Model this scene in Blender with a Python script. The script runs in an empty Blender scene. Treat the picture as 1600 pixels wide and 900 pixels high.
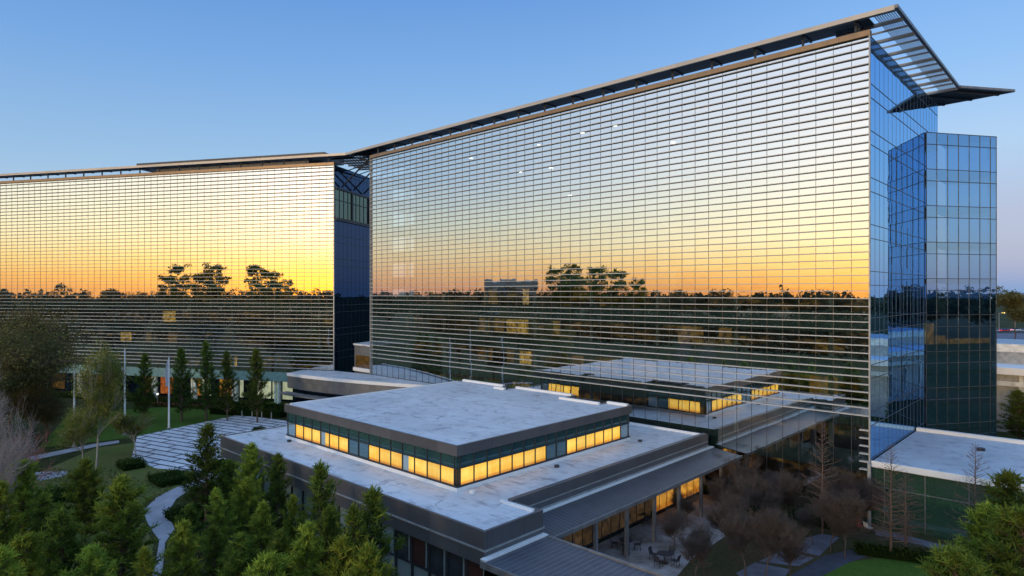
import bpy, math, random
import numpy as np
from mathutils import Vector, Matrix
R = math.radians
random.seed(7); rng = np.random.default_rng(7)
sc = bpy.context.scene
COL = sc.collection

# ------------------------------------------------------------------ camera
CAMZ = 20.6                                   # height of the camera above the ground
F = 1006.0                                    # focal length in pixels of a 1600 px wide frame
RX, RY = 0.7286, 0.6850                       # camera right vector in world (building-aligned) axes
FX, FY = -0.6850, 0.7286                      # camera forward vector
cam_d = bpy.data.cameras.new("camera"); cam = bpy.data.objects.new("camera", cam_d); COL.objects.link(cam)
cam_d.sensor_width = 36; cam_d.lens = F/1600*36; cam_d.shift_y = 7/1600
cam_d.clip_start = 0.5; cam_d.clip_end = 6000
cam.location = (0, 0, CAMZ)
cam.rotation_euler = (R(90), 0, math.atan2(-FX, FY))
sc.camera = cam

def W(lat, fwd):                               # camera-frame metres -> world x, y
    return (RX*lat+FX*fwd, RY*lat+FY*fwd)
def at(px, py, z=0.0):                         # a ground point (or a point at height z) seen at a photo position
    k = (z-CAMZ)*F/(457.0-py); return W((px-800)/F*k, k)
def atk(px, k):
    return W((px-800)/F*k, k)
def topz(py, k): return CAMZ+(457-py)*k/F      # height of what is seen at row py at distance k

# ------------------------------------------------------------------ world
SUN_AZ = math.atan2(-0.990, 0.143)             # direction of the set sun, behind and left of the camera
w = bpy.data.worlds.new("World"); sc.world = w; w.use_nodes = True
nt = w.node_tree; nt.nodes.clear()
def N(t, **k):
    n = nt.nodes.new(t)
    for a, b in k.items(): setattr(n, a, b)
    return n
def ramp(pts):
    r = N('ShaderNodeValToRGB'); e = r.color_ramp.elements
    while len(e) > 1: e.remove(e[-1])
    e[0].position = pts[0][0]/60; e[0].color = (*pts[0][1], 1)
    for p, c in pts[1:]:
        q = e.new(p/60); q.color = (*c, 1)
    return r
tc = N('ShaderNodeTexCoord'); sx = N('ShaderNodeSeparateXYZ'); nt.links.new(tc.outputs['Generated'], sx.inputs[0])
def M(op, a, b=None, clamp=False):
    n = N('ShaderNodeMath', operation=op); n.use_clamp = clamp
    for i, v in enumerate((a, b)):
        if v is None: continue
        if isinstance(v, (int, float)): n.inputs[i].default_value = v
        else: nt.links.new(v, n.inputs[i])
    return n.outputs[0]
el = M('DIVIDE', M('ARCSINE', sx.outputs['Z']), R(60), True)
hx, hy = sx.outputs['X'], sx.outputs['Y']
hl = M('SQRT', M('ADD', M('MULTIPLY', hx, hx), M('MULTIPLY', hy, hy)))
dt = M('DIVIDE', M('ADD', M('MULTIPLY', hx, math.cos(SUN_AZ)), M('MULTIPLY', hy, math.sin(SUN_AZ))), M('MAXIMUM', hl, .001))
diff = M('ARCCOSINE', M('MAXIMUM', M('MINIMUM', dt, .9999), -.9999))
ZEN = (.28, .48, .88)
rS = ramp([(0, (.80, .33, .05)), (1.2, (.92, .50, .10)), (2.4, (.95, .68, .25)), (3.6, (1.0, .88, .54)), (5.2, (1.15, 1.08, .84)), (8.5, (1.25, 1.22, 1.18)), (16, (1.0, 1.05, 1.1)), (28, (.45, .62, .9)), (60, ZEN)])
rM = ramp([(0, (.62, .27, .10)), (1.2, (.80, .42, .13)), (2.6, (.90, .64, .27)), (4.5, (.96, .85, .56)), (7, (.96, .93, .76)), (11, (.90, .92, .95)), (17, (.76, .82, .96)), (25, (.36, .54, .84)), (60, ZEN)])
rW = ramp([(0, (.52, .25, .18)), (1.5, (.60, .34, .20)), (3.5, (.62, .50, .34)), (6, (.48, .54, .52)), (10, (.27, .43, .66)), (20, (.15, .34, .66)), (60, ZEN)])
rB = ramp([(0, (.33, .38, .50)), (5, (.26, .38, .56)), (10, (.175, .325, .55)), (18, (.095, .245, .54)), (26, (.045, .175, .49)), (34, (.09, .25, .60)), (60, ZEN)])
rA = ramp([(0, (.11, .27, .52)), (3, (.14, .24, .49)), (6, (.175, .235, .48)), (11, (.21, .34, .58)), (17, (.125, .29, .60)), (26, (.06, .21, .55)), (34, (.10, .27, .62)), (60, ZEN)])
for r_ in (rS, rM, rW, rB, rA): nt.links.new(el, r_.inputs[0])
def mapr(v, a, b):
    n = N('ShaderNodeMapRange'); n.interpolation_type = 'SMOOTHSTEP'
    nt.links.new(v, n.inputs['Value']); n.inputs['From Min'].default_value = R(a); n.inputs['From Max'].default_value = R(b)
    return n.outputs['Result']
def mixc(f, a, b):
    n = N('ShaderNodeMix', data_type='RGBA')
    if isinstance(f, (int, float)): n.inputs[0].default_value = f
    else: nt.links.new(f, n.inputs[0])
    nt.links.new(a, n.inputs[6]); nt.links.new(b, n.inputs[7]); return n.outputs[2]
c = mixc(mapr(diff, 8, 24), rS.outputs[0], rM.outputs[0])
c = mixc(mapr(diff, 23, 64), c, rW.outputs[0])
c = mixc(mapr(diff, 66, 108), c, rB.outputs[0])
c = mixc(mapr(diff, 150, 178), c, rA.outputs[0])
sky = N('ShaderNodeTexSky', sky_type='NISHITA'); sky.sun_disc = False
sky.sun_elevation = R(2.5); sky.sun_rotation = R(90)-SUN_AZ
skm = N('ShaderNodeVectorMath', operation='SCALE'); nt.links.new(sky.outputs[0], skm.inputs[0]); skm.inputs['Scale'].default_value = 1.0
c = mixc(.08, c, skm.outputs[0])
bg = N('ShaderNodeBackground'); bg.inputs['Strength'].default_value = 1.0
nt.links.new(c, bg.inputs['Color'])
wo = N('ShaderNodeOutputWorld'); nt.links.new(bg.outputs[0], wo.inputs[0])

sd = bpy.data.lights.new("sun", 'SUN'); sd.energy = 0.9; sd.angle = R(9); sd.color = (1, .72, .42)
so = bpy.data.objects.new("sun", sd); COL.objects.link(so)
sdir = Vector((math.cos(SUN_AZ)*math.cos(R(5)), math.sin(SUN_AZ)*math.cos(R(5)), math.sin(R(5))))
so.rotation_euler = sdir.to_track_quat('Z', 'Y').to_euler()

sc.view_settings.view_transform = 'Standard'; sc.view_settings.look = 'None'
sc.view_settings.gamma = 1; sc.view_settings.exposure = 0.4; sc.view_settings.use_curve_mapping = False
sc.render.engine = 'CYCLES'
cy = sc.cycles
cy.max_bounces = 7; cy.transparent_max_bounces = 12; cy.glossy_bounces = 5; cy.diffuse_bounces = 3
cy.use_denoising = True; cy.sample_clamp_indirect = 6; cy.caustics_reflective = False; cy.caustics_refractive = False
cy.use_adaptive_sampling = True; cy.adaptive_threshold = 0.015

# ------------------------------------------------------------------ materials
class Mat:
    def __init__(s, name):
        s.m = bpy.data.materials.new(name); s.m.use_nodes = True; s.t = s.m.node_tree; s.t.nodes.clear()
        s.o = s.n('ShaderNodeOutputMaterial')
    def n(s, t, **k):
        x = s.t.nodes.new(t)
        for a, b in k.items(): setattr(x, a, b)
        return x
    def l(s, a, b): s.t.links.new(a, b)
    def out(s, sh): s.l(sh, s.o.inputs[0]); return s.m
    def coord(s, kind='Object', scale=(1, 1, 1), rot=0):
        c_ = s.n('ShaderNodeTexCoord'); m_ = s.n('ShaderNodeMapping'); m_.inputs['Scale'].default_value = scale
        m_.inputs['Rotation'].default_value = (0, 0, rot)
        s.l(c_.outputs[kind], m_.inputs[0]); return m_.outputs[0]
    def noise(s, v, scale, detail=4, rough=.55):
        x = s.n('ShaderNodeTexNoise'); x.inputs['Scale'].default_value = scale; x.inputs['Detail'].default_value = detail
        x.inputs['Roughness'].default_value = rough; s.l(v, x.inputs['Vector']); return x.outputs['Fac']
    def ramp(s, f, pts):
        r = s.n('ShaderNodeValToRGB'); e = r.color_ramp.elements
        e[0].position = pts[0][0]; e[0].color = (*pts[0][1], 1); e[1].position = pts[-1][0]; e[1].color = (*pts[-1][1], 1)
        for p, q in pts[1:-1]: z = e.new(p); z.color = (*q, 1)
        s.l(f, r.inputs[0]); return r.outputs[0]
    def mix(s, f, a, b, mode='MIX'):
        x = s.n('ShaderNodeMix', data_type='RGBA', blend_type=mode)
        for i, v in ((0, f), (6, a), (7, b)):
            if isinstance(v, (int, float)): x.inputs[i].default_value = v
            elif isinstance(v, tuple): x.inputs[i].default_value = (*v, 1)
            else: s.l(v, x.inputs[i])
        return x.outputs[2]
    def noise_vec(s, v):
        x = s.n('ShaderNodeTexNoise'); x.inputs['Scale'].default_value = .6; x.inputs['Detail'].default_value = 4; s.l(v, x.inputs['Vector'])
        k = s.n('ShaderNodeVectorMath', operation='SCALE'); s.l(x.outputs['Color'], k.inputs[0]); k.inputs['Scale'].default_value = 3.5
        a = s.n('ShaderNodeVectorMath', operation='ADD'); s.l(v, a.inputs[0]); s.l(k.outputs[0], a.inputs[1]); return a.outputs[0]
    def bsdf(s, col, rough=.6, metal=0, spec=.4, bump=None, bs=.3, bd=.02):
        p = s.n('ShaderNodeBsdfPrincipled'); p.inputs['Roughness'].default_value = rough; p.inputs['Metallic'].default_value = metal
        p.inputs['Specular IOR Level'].default_value = spec
        if isinstance(col, tuple): p.inputs['Base Color'].default_value = (*col, 1)
        else: s.l(col, p.inputs['Base Color'])
        if bump is not None:
            b = s.n('ShaderNodeBump'); b.inputs['Strength'].default_value = bs; b.inputs['Distance'].default_value = bd
            s.l(bump, b.inputs['Height']); s.l(b.outputs[0], p.inputs['Normal'])
        return p.outputs[0]

def plain(name, col, rough=.6, metal=0, spec=.4, var=.25, scale=1.5):
    m = Mat(name); v = m.coord(); n = m.noise(v, scale, 5)
    lo = tuple(x*(1-var) for x in col); hi = tuple(min(1, x*(1+var)) for x in col)
    return m.out(m.bsdf(m.ramp(n, [(.3, lo), (.7, hi)]), rough, metal, spec))

def facade_glass(name, tint=(.93, .95, .96), base=.69, trans=(.62, .70, .68), wav=.0002):
    m = Mat(name); v = m.coord()
    n1 = m.noise(v, .35, 2); n2 = m.noise(v, 1.3, 2)
    ad = m.n('ShaderNodeMath', operation='ADD'); m.l(n1, ad.inputs[0]); m.l(n2, ad.inputs[1])
    b = m.n('ShaderNodeBump'); b.inputs['Strength'].default_value = 1; b.inputs['Distance'].default_value = wav*6; m.l(ad.outputs[0], b.inputs['Height'])
    sn = m.n('ShaderNodeVectorMath', operation='SNAP'); m.l(m.n('ShaderNodeTexCoord').outputs['Object'], sn.inputs[0]); sn.inputs[1].default_value = (1.54, 1.54, 2.1)
    wn = m.n('ShaderNodeTexWhiteNoise'); wn.noise_dimensions = '3D'; m.l(sn.outputs[0], wn.inputs['Vector'])
    su = m.n('ShaderNodeVectorMath', operation='SUBTRACT'); m.l(wn.outputs['Color'], su.inputs[0]); su.inputs[1].default_value = (.5, .5, .5)
    sk = m.n('ShaderNodeVectorMath', operation='SCALE'); m.l(su.outputs[0], sk.inputs[0]); sk.inputs['Scale'].default_value = .0035
    ad2 = m.n('ShaderNodeVectorMath', operation='ADD'); m.l(b.outputs[0], ad2.inputs[0]); m.l(sk.outputs[0], ad2.inputs[1])
    nm = m.n('ShaderNodeVectorMath', operation='NORMALIZE'); m.l(ad2.outputs[0], nm.inputs[0])
    g = m.n('ShaderNodeBsdfGlossy'); g.inputs['Color'].default_value = (*tint, 1); g.inputs['Roughness'].default_value = 0.0; m.l(nm.outputs[0], g.inputs['Normal'])
    t = m.n('ShaderNodeBsdfTransparent'); t.inputs['Color'].default_value = (*trans, 1)
    fr = m.n('ShaderNodeLayerWeight'); pw = m.n('ShaderNodeMath', operation='POWER'); m.l(fr.outputs['Facing'], pw.inputs[0]); pw.inputs[1].default_value = 3.0
    fr.inputs[0].default_value = .5; mr = m.n('ShaderNodeMapRange'); m.l(pw.outputs[0], mr.inputs[0]); mr.inputs[1].default_value = 0; mr.inputs[2].default_value = .8
    mr.inputs[3].default_value = base; mr.inputs[4].default_value = 1
    mx = m.n('ShaderNodeMixShader'); m.l(mr.outputs[0], mx.inputs[0]); m.l(t.outputs[0], mx.inputs[1]); m.l(g.outputs[0], mx.inputs[2])
    return m.out(mx.outputs[0])
def dark_glass(name, col, tint, base, wav=.002):     # reflective glass in front of a dark interior
    m = Mat(name); v = m.coord(); n1 = m.noise(v, .5, 2)
    b = m.n('ShaderNodeBump'); b.inputs['Strength'].default_value = 1; b.inputs['Distance'].default_value = wav*.8; m.l(n1, b.inputs['Height'])
    g = m.n('ShaderNodeBsdfGlossy'); g.inputs['Color'].default_value = (*tint, 1); g.inputs['Roughness'].default_value = 0.01; m.l(b.outputs[0], g.inputs['Normal'])
    d = m.n('ShaderNodeBsdfDiffuse'); d.inputs['Color'].default_value = (*col, 1)
    fr = m.n('ShaderNodeLayerWeight'); pw = m.n('ShaderNodeMath', operation='POWER'); m.l(fr.outputs['Facing'], pw.inputs[0]); pw.inputs[1].default_value = 3.0
    fr.inputs[0].default_value = .5; mr = m.n('ShaderNodeMapRange'); m.l(pw.outputs[0], mr.inputs[0]); mr.inputs[1].default_value = 0; mr.inputs[2].default_value = .8
    mr.inputs[3].default_value = base; mr.inputs[4].default_value = 1
    mx = m.n('ShaderNodeMixShader'); m.l(mr.outputs[0], mx.inputs[0]); m.l(d.outputs[0], mx.inputs[1]); m.l(g.outputs[0], mx.inputs[2])
    return m.out(mx.outputs[0])
def lit(name, c1, c2, strength, scale=.8, fold_glow=None):
    m = Mat(name); v = m.coord('Object', (1, 1, 1)); n = m.noise(v, scale, 3)
    col = m.ramp(n, [(.3, c1), (.7, c2)])
    if fold_glow:
        f_ = m.noise(m.coord('Object', (9, 9, .4)), 1.0, 2); sz = m.n('ShaderNodeSeparateXYZ'); m.l(m.n('ShaderNodeTexCoord').outputs['Object'], sz.inputs[0])
        zz = m.n('ShaderNodeMapRange'); m.l(sz.outputs[2], zz.inputs[0]); zz.inputs[1].default_value = fold_glow[0]; zz.inputs[2].default_value = fold_glow[1]
        col = m.mix(1, col, m.ramp(f_, [(.3, (.90, .86, .8)), (.6, (1, 1, 1))]), 'MULTIPLY')
        col = m.mix(1, col, m.ramp(zz.outputs[0], [(0, (.62, .42, .5)), (.14, (.75, .6, .5)), (.2, (1, .95, .9)), (.65, (1.05, 1.12, 1.5)), (1, (.95, .9, .8))]), 'MULTIPLY')  # glow gradient painted by height: orange low, brighter towards the middle
    e = m.n('ShaderNodeEmission'); m.l(col, e.inputs[0]); oi = m.n('ShaderNodeObjectInfo')
    mr = m.n('ShaderNodeMapRange'); m.l(oi.outputs['Random'], mr.inputs[0]); mr.inputs[3].default_value = strength*.78; mr.inputs[4].default_value = strength*1.1; m.l(mr.outputs[0], e.inputs[1])
    g = m.n('ShaderNodeBsdfGlossy'); g.inputs['Color'].default_value = (.8, .85, .9, 1); g.inputs['Roughness'].default_value = .03
    mx = m.n('ShaderNodeMixShader'); mx.inputs[0].default_value = .10
    m.l(e.outputs[0], mx.inputs[1]); m.l(g.outputs[0], mx.inputs[2]); return m.out(mx.outputs[0])

def membrane(name, base=(.60, .62, .64), seam=2.0):
    m = Mat(name); v = m.coord()
    n1 = m.noise(v, .16, 6, .62); n2 = m.noise(v, .9, 6, .65); n3 = m.noise(m.coord('Object', (.5, 2.2, 1)), .5, 5, .7)
    c1 = m.ramp(n1, [(.33, tuple(x*.80 for x in base)), (.55, base), (.75, tuple(min(.85, x*1.13) for x in base))])
    c2 = m.ramp(n2, [(.30, (.62, .62, .64)), (.48, (1, 1, 1))])
    c3 = m.ramp(n3, [(.33, (.42, .43, .47)), (.41, (1, 1, 1))])
    col = m.mix(1, c1, c2, 'MULTIPLY'); col = m.mix(.8, col, c3, 'MULTIPLY')
    w_ = m.n('ShaderNodeTexBrick'); w_.offset = 0; w_.inputs['Scale'].default_value = 1; w_.inputs['Brick Width'].default_value = 30; w_.inputs['Row Height'].default_value = seam
    w_.inputs['Mortar Size'].default_value = .035; m.l(v, w_.inputs['Vector'])
    col = m.mix(w_.outputs['Fac'], col, (.50, .51, .54))
    vo = m.n('ShaderNodeTexVoronoi'); vo.feature = 'DISTANCE_TO_EDGE'; vo.inputs['Scale'].default_value = .33; m.l(m.noise_vec(v), vo.inputs['Vector'])
    ln = m.n('ShaderNodeMath', operation='LESS_THAN'); m.l(vo.outputs['Distance'], ln.inputs[0]); ln.inputs[1].default_value = .025
    lk = m.n('ShaderNodeMath', operation='MULTIPLY'); m.l(ln.outputs[0], lk.inputs[0]); m.l(m.ramp(m.noise(v, .35, 3), [(.56, (0, 0, 0)), (.66, (.6, .6, .6))]), lk.inputs[1])
    col = m.mix(lk.outputs[0], col, (.20, .20, .22))
    return m.out(m.bsdf(col, .55, 0, .35, n2, .4, .03))

MT = {}
MT['glassR'] = facade_glass('reflective_facade_glass')
MT['glassEnd'] = facade_glass('blue_end_wall_glass', (.32, .58, .90), .88, (.15, .2, .25), .0001)
MT['glassTower'] = facade_glass('tower_glass', (.36, .58, .84), .74, (.55, .64, .72), .0002)
MT['glassRecess'] = dark_glass('recess_glass', (.01, .02, .035), (.09, .15, .27), .40)
MT['glassWing'] = dark_glass('wing_glass', (.035, .085, .055), (.55, .72, .62), .30)  # green base colour stands in for the lawn's reflection
MT['glassPale'] = dark_glass('pale_glass', (.30, .39, .39), (.75, .86, .88), .28)
MT['teal'] = plain('teal_spandrel', (.20, .34, .32), .25, 0, .5, .2)
MT['tealP'] = dark_glass('pavilion_spandrel_glass', (.035, .085, .09), (.6, .75, .78), .22)
MT['fin'] = plain('fin_aluminium', (.50, .49, .45), .45, .0, .5, .08, .4)
MT['mull'] = plain('dark_mullion', (.07, .072, .075), .4, .4)
MT['mullL'] = plain('light_trim', (.36, .37, .36), .4, .3)
MT['fascia'] = plain('warm_grey_fascia', (.46, .42, .36), .45, .2, .5, .1, .3)
MT['cornice'] = plain('bronze_cornice', (.26, .17, .09), .4, .3, .5, .15)
MT['steel'] = plain('dark_steel', (.045, .05, .058), .45, .3)
MT['steelG'] = plain('grey_steel', (.20, .20, .20), .45, .3)
MT['interior'] = plain('interior_wall', (.075, .058, .040), .8, 0, .2, .5, .5)
def lit_wall():  # room lighting put into the wall as glowing amber patches
    m = Mat('office_interior'); v = m.coord('Object', (.22, 1, .9)); n = m.noise(v, 1.0, 4, .6); n2 = m.noise(m.coord('Object', (1.2, 1, 1.2)), 1.0, 3, .6)
    p = m.n('ShaderNodeBsdfPrincipled'); m.l(m.ramp(n2, [(.3, (.05, .04, .03)), (.7, (.22, .16, .10))]), p.inputs['Base Color']); p.inputs['Roughness'].default_value = .8
    m.l(m.mix(1, m.ramp(n, [(.50, (.02, .012, .004)), (.60, (.30, .15, .03)), (.72, (.9, .5, .10))]), m.ramp(n2, [(.35, (.1, .1, .1)), (.6, (1, 1, 1))]), 'MULTIPLY'), p.inputs['Emission Color']); p.inputs['Emission Strength'].default_value = .55
    return m.out(p.outputs[0])
MT['interior'] = lit_wall()
MT['slab'] = plain('interior_slab', (.10, .11, .10), .8)
MT['col'] = plain('interior_column', (.74, .84, .68), .6)
MT['concrete'] = plain('concrete', (.34, .33, .31), .8)
MT['white'] = plain('white_coping', (.78, .78, .76), .5, 0, .4, .05)
MT['panel'] = None
def metal_panel(name, col, wdt, hgt):
    m = Mat(name); v = m.n('ShaderNodeTexCoord').outputs['Object']; s_ = m.n('ShaderNodeSeparateXYZ'); m.l(v, s_.inputs[0])
    a_ = m.n('ShaderNodeMath', operation='ADD'); m.l(s_.outputs[0], a_.inputs[0]); m.l(s_.outputs[1], a_.inputs[1])
    cb = m.n('ShaderNodeCombineXYZ'); m.l(a_.outputs[0], cb.inputs[0]); m.l(s_.outputs[2], cb.inputs[1])
    b = m.n('ShaderNodeTexBrick'); b.offset = 0; b.inputs['Scale'].default_value = 1; b.inputs['Brick Width'].default_value = wdt; b.inputs['Row Height'].default_value = hgt
    b.inputs['Mortar Size'].default_value = .012; m.l(cb.outputs[0], b.inputs['Vector'])
    b.inputs['Color1'].default_value = (*col, 1); b.inputs['Color2'].default_value = (*[x*.8 for x in col], 1); b.inputs['Mortar'].default_value = (*[x*.35 for x in col], 1)
    n = m.noise(v, .8, 4); cc = m.mix(.5, b.outputs['Color'], m.ramp(n, [(.3, (.7, .7, .7)), (.7, (1, 1, 1))]), 'MULTIPLY')
    return m.out(m.bsdf(cc, .38, .35, .5))
MT['panel'] = metal_panel('charcoal_metal_panel', (.145, .145, .155), 3.0, 50)
MT['panelL'] = metal_panel('grey_metal_panel', (.24, .235, .225), 1.5, 1.1)
def seam_roof(name, col, axis=0):
    m = Mat(name); v = m.coord(); s_ = m.n('ShaderNodeSeparateXYZ'); m.l(v, s_.inputs[0])
    w_ = m.n('ShaderNodeMath', operation='MODULO'); m.l(s_.outputs[axis], w_.inputs[0]); w_.inputs[1].default_value = .42
    ab = m.n('ShaderNodeMath', operation='ABSOLUTE'); m.l(w_.outputs[0], ab.inputs[0])
    lt = m.n('ShaderNodeMath', operation='LESS_THAN'); m.l(ab.outputs[0], lt.inputs[0]); lt.inputs[1].default_value = .05
    n = m.noise(v, .7, 5)
    c1 = m.ramp(n, [(.3, tuple(x*.8 for x in col)), (.7, tuple(x*1.15 for x in col))])
    cc = m.mix(lt.outputs[0], c1, tuple(x*2.0 for x in col))
    return m.out(m.bsdf(cc, .4, .4, .5, lt.outputs[0], .6, .03))
MT['seamx'] = seam_roof('standing_seam_roof_a', (.085, .09, .105), 1)
MT['seamy'] = seam_roof('standing_seam_roof_b', (.105, .11, .13), 0)
MT['roof'] = membrane('white_membrane', (.68, .69, .70))
MT['roof2'] = membrane('pale_wing_membrane', (.55, .58, .62), 1.6)
MT['litY'] = lit('lit_blind', (1.0, .50, .03), (1.0, .66, .10), .95, 1.1, (6.12, 7.36))
MT['litO'] = lit('lit_room', (.40, .15, .02), (1.0, .50, .07), .60, 1.3, (.2, 3.6))
MT['litB'] = lit('brown_lit_room', (.05, .03, .012), (.20, .10, .025), .5, 1.2)
MT['litP'] = lit('pale_lit_room', (.45, .55, .36), (.75, .78, .50), .5, 1.5)
MT['dimW'] = lit('dim_brown_window', (.012, .009, .007), (.075, .045, .02), .7, 1.6)
MT['inO'] = lit('interior_lit_room', (.10, .04, .01), (1.0, .56, .09), 1.6, 1.9)
MT['inU'] = lit('interior_dim_room', (.06, .03, .01), (.6, .32, .07), 1.0, 1.6)
MT['inB'] = lit('interior_brown_room', (.10, .05, .015), (.5, .25, .05), .8, 1.2)
MT['litW'] = lit('ceiling_lamp', (1, .93, .75), (1, .96, .85), 9.0)
MT['litR'] = lit('red_brown_room', (.14, .03, .01), (.5, .14, .03), .6, 2.0)
MT['litU'] = lit('dim_upper_room', (.12, .085, .03), (.40, .24, .06), .5, 1.1)
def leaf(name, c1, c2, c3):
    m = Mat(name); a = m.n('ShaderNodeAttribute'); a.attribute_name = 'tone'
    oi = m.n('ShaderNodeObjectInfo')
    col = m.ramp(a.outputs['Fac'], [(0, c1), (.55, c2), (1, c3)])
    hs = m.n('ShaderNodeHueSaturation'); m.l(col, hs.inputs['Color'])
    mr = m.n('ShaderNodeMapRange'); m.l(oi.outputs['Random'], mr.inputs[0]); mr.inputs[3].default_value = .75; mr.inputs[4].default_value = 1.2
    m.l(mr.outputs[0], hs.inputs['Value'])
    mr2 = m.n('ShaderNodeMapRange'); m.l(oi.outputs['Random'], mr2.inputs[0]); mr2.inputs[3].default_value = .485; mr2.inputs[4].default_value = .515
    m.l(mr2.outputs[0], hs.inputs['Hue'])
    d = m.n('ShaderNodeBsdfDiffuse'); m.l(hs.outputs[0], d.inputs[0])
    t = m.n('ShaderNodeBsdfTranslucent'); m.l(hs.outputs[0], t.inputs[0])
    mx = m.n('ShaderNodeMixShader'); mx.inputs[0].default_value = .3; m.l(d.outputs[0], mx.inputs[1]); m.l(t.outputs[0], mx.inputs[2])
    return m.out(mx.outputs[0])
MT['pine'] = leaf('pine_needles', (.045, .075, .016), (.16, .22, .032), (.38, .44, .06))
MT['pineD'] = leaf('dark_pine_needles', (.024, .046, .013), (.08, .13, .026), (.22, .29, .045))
MT['oak'] = leaf('olive_leaves', (.05, .055, .02), (.115, .110, .04), (.21, .18, .075))
MT['birch'] = leaf('yellow_green_leaves', (.08, .10, .02), (.17, .20, .04), (.34, .34, .09))
MT['forest'] = leaf('far_forest_leaves', (.022, .030, .018), (.050, .058, .032), (.095, .095, .055))
MT['hedge'] = leaf('hedge_leaves', (.015, .03, .008), (.035, .06, .015), (.08, .11, .025))
MT['bush'] = leaf('reddish_bush_leaves', (.10, .05, .03), (.20, .10, .06), (.32, .17, .11))
MT['bark'] = plain('bark', (.12, .085, .06), .9, 0, .2, .35, 6)
MT['barkP'] = plain('pale_bark', (.42, .36, .29), .9, 0, .2, .25, 5)
MT['twig'] = plain('brown_twigs', (.105, .080, .064), .9, 0, .2, .3, 2)
MT['twigC'] = plain('cypress_bark', (.15, .10, .075), .9, 0, .2, .3, 3)
MT['twigW'] = plain('whitish_twigs', (.30, .265, .25), .9, 0, .2, .25, 3)
MT['twigR'] = plain('reddish_twigs', (.30, .13, .11), .9, 0, .2, .25, 3)

# ------------------------------------------------------------------ mesh helpers
class MB:
    def __init__(s): s.v = []; s.f = []; s.mi = []; s.cur = 0
    def quad(s, a, b, c_, d):
        i = len(s.v); s.v += [tuple(a), tuple(b), tuple(c_), tuple(d)]; s.f.append((i, i+1, i+2, i+3)); s.mi.append(s.cur)
    def box(s, x0, x1, y0, y1, z0, z1):
        i = len(s.v); s.v += [(x, y, z) for z in (z0, z1) for y in (y0, y1) for x in (x0, x1)]
        for q in ((0, 2, 3, 1), (4, 5, 7, 6), (0, 1, 5, 4), (2, 6, 7, 3), (0, 4, 6, 2), (1, 3, 7, 5)):
            s.f.append(tuple(i+k for k in q)); s.mi.append(s.cur)
    def prism(s, pts, z0, z1, taper=None):
        n = len(pts); i = len(s.v)
        s.v += [(x, y, z0) for x, y in pts] + [(x, y, z1) for x, y in pts]
        s.f.append(tuple(i+k for k in reversed(range(n)))); s.f.append(tuple(i+n+k for k in range(n))); s.mi += [s.cur]*2
        for k in range(n):
            j = (k+1) % n; s.f.append((i+k, i+j, i+n+j, i+n+k)); s.mi.append(s.cur)
    def bar(s, a, b, r, n=6, r2=None):
        a = Vector(a); b = Vector(b); d = (b-a); 
        if d.length < 1e-6: return
        d.normalize(); u = d.orthogonal().normalized(); v = d.cross(u); r2 = r if r2 is None else r2; i = len(s.v)
        for p, rr in ((a, r), (b, r2)):
            for k in range(n):
                t = 2*math.pi*k/n; q = p+u*math.cos(t)*rr+v*math.sin(t)*rr; s.v.append(tuple(q))
        for k in range(n):
            j = (k+1) % n; s.f.append((i+k, i+j, i+n+j, i+n+k)); s.mi.append(s.cur)
        s.f.append(tuple(i+k for k in reversed(range(n)))); s.f.append(tuple(i+n+k for k in range(n))); s.mi += [s.cur]*2
    def build(s, name, mat, parent=None, loc=None, smooth=False):
        me = bpy.data.meshes.new(name); me.from_pydata(s.v, [], s.f); 
        mats = mat if isinstance(mat, (list, tuple)) else [mat]
        for m in mats: me.materials.append(m)
        if len(mats) > 1: me.polygons.foreach_set('material_index', s.mi)
        if smooth: me.polygons.foreach_set('use_smooth', [True]*len(me.polygons))
        me.update(); o = bpy.data.objects.new(name, me); COL.objects.link(o)
        if parent: o.parent = parent
        if loc: o.location = loc
        return o
def empty(name, label, cat, loc=(0, 0, 0), rz=0, group=None):
    o = bpy.data.objects.new(name, None); COL.objects.link(o); o.location = loc; o.rotation_euler = (0, 0, rz)
    o.empty_display_size = .1
    o['label'] = label; o['category'] = cat
    if group: o['group'] = group
    return o
def tag(o, label, cat, group=None):
    o['label'] = label; o['category'] = cat
    if group: o['group'] = group
    return o
def struct(o): o['kind'] = 'structure'; return o
def copy_tree(o, parent=None, loc=None, rz=None, scale=None, label=None, group=None, name=None):
    c_ = o.copy(); COL.objects.link(c_); c_.parent = parent
    if loc is not None: c_.location = loc
    if rz is not None: c_.rotation_euler = (0, 0, rz)
    if scale is not None: c_.scale = scale
    if label: c_['label'] = label
    if group: c_['group'] = group
    for ch in list(o.children): copy_tree(ch, c_)
    return c_

def np_mesh(name, V, Fc, mat, parent=None, tone=None, loc=None):
    """V (n,3), Fc (m,k) same-size faces; tone per face"""
    me = bpy.data.meshes.new(name); n, m, k = len(V), len(Fc), Fc.shape[1]
    me.vertices.add(n); me.vertices.foreach_set('co', V.astype(np.float32).ravel())
    me.loops.add(m*k); me.loops.foreach_set('vertex_index', Fc.astype(np.int32).ravel())
    me.polygons.add(m); me.polygons.foreach_set('loop_start', np.arange(0, m*k, k, dtype=np.int32))
    me.update(calc_edges=True)
    if tone is not None:
        a = me.attributes.new('tone', 'FLOAT', 'FACE'); a.data.foreach_set('value', tone.astype(np.float32))
    me.materials.append(mat); o = bpy.data.objects.new(name, me); COL.objects.link(o)
    if parent: o.parent = parent
    if loc: o.location = loc
    return o
def rand_dirs(n):
    v = rng.normal(size=(n, 3)); return v/np.linalg.norm(v, axis=1, keepdims=True)
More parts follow.
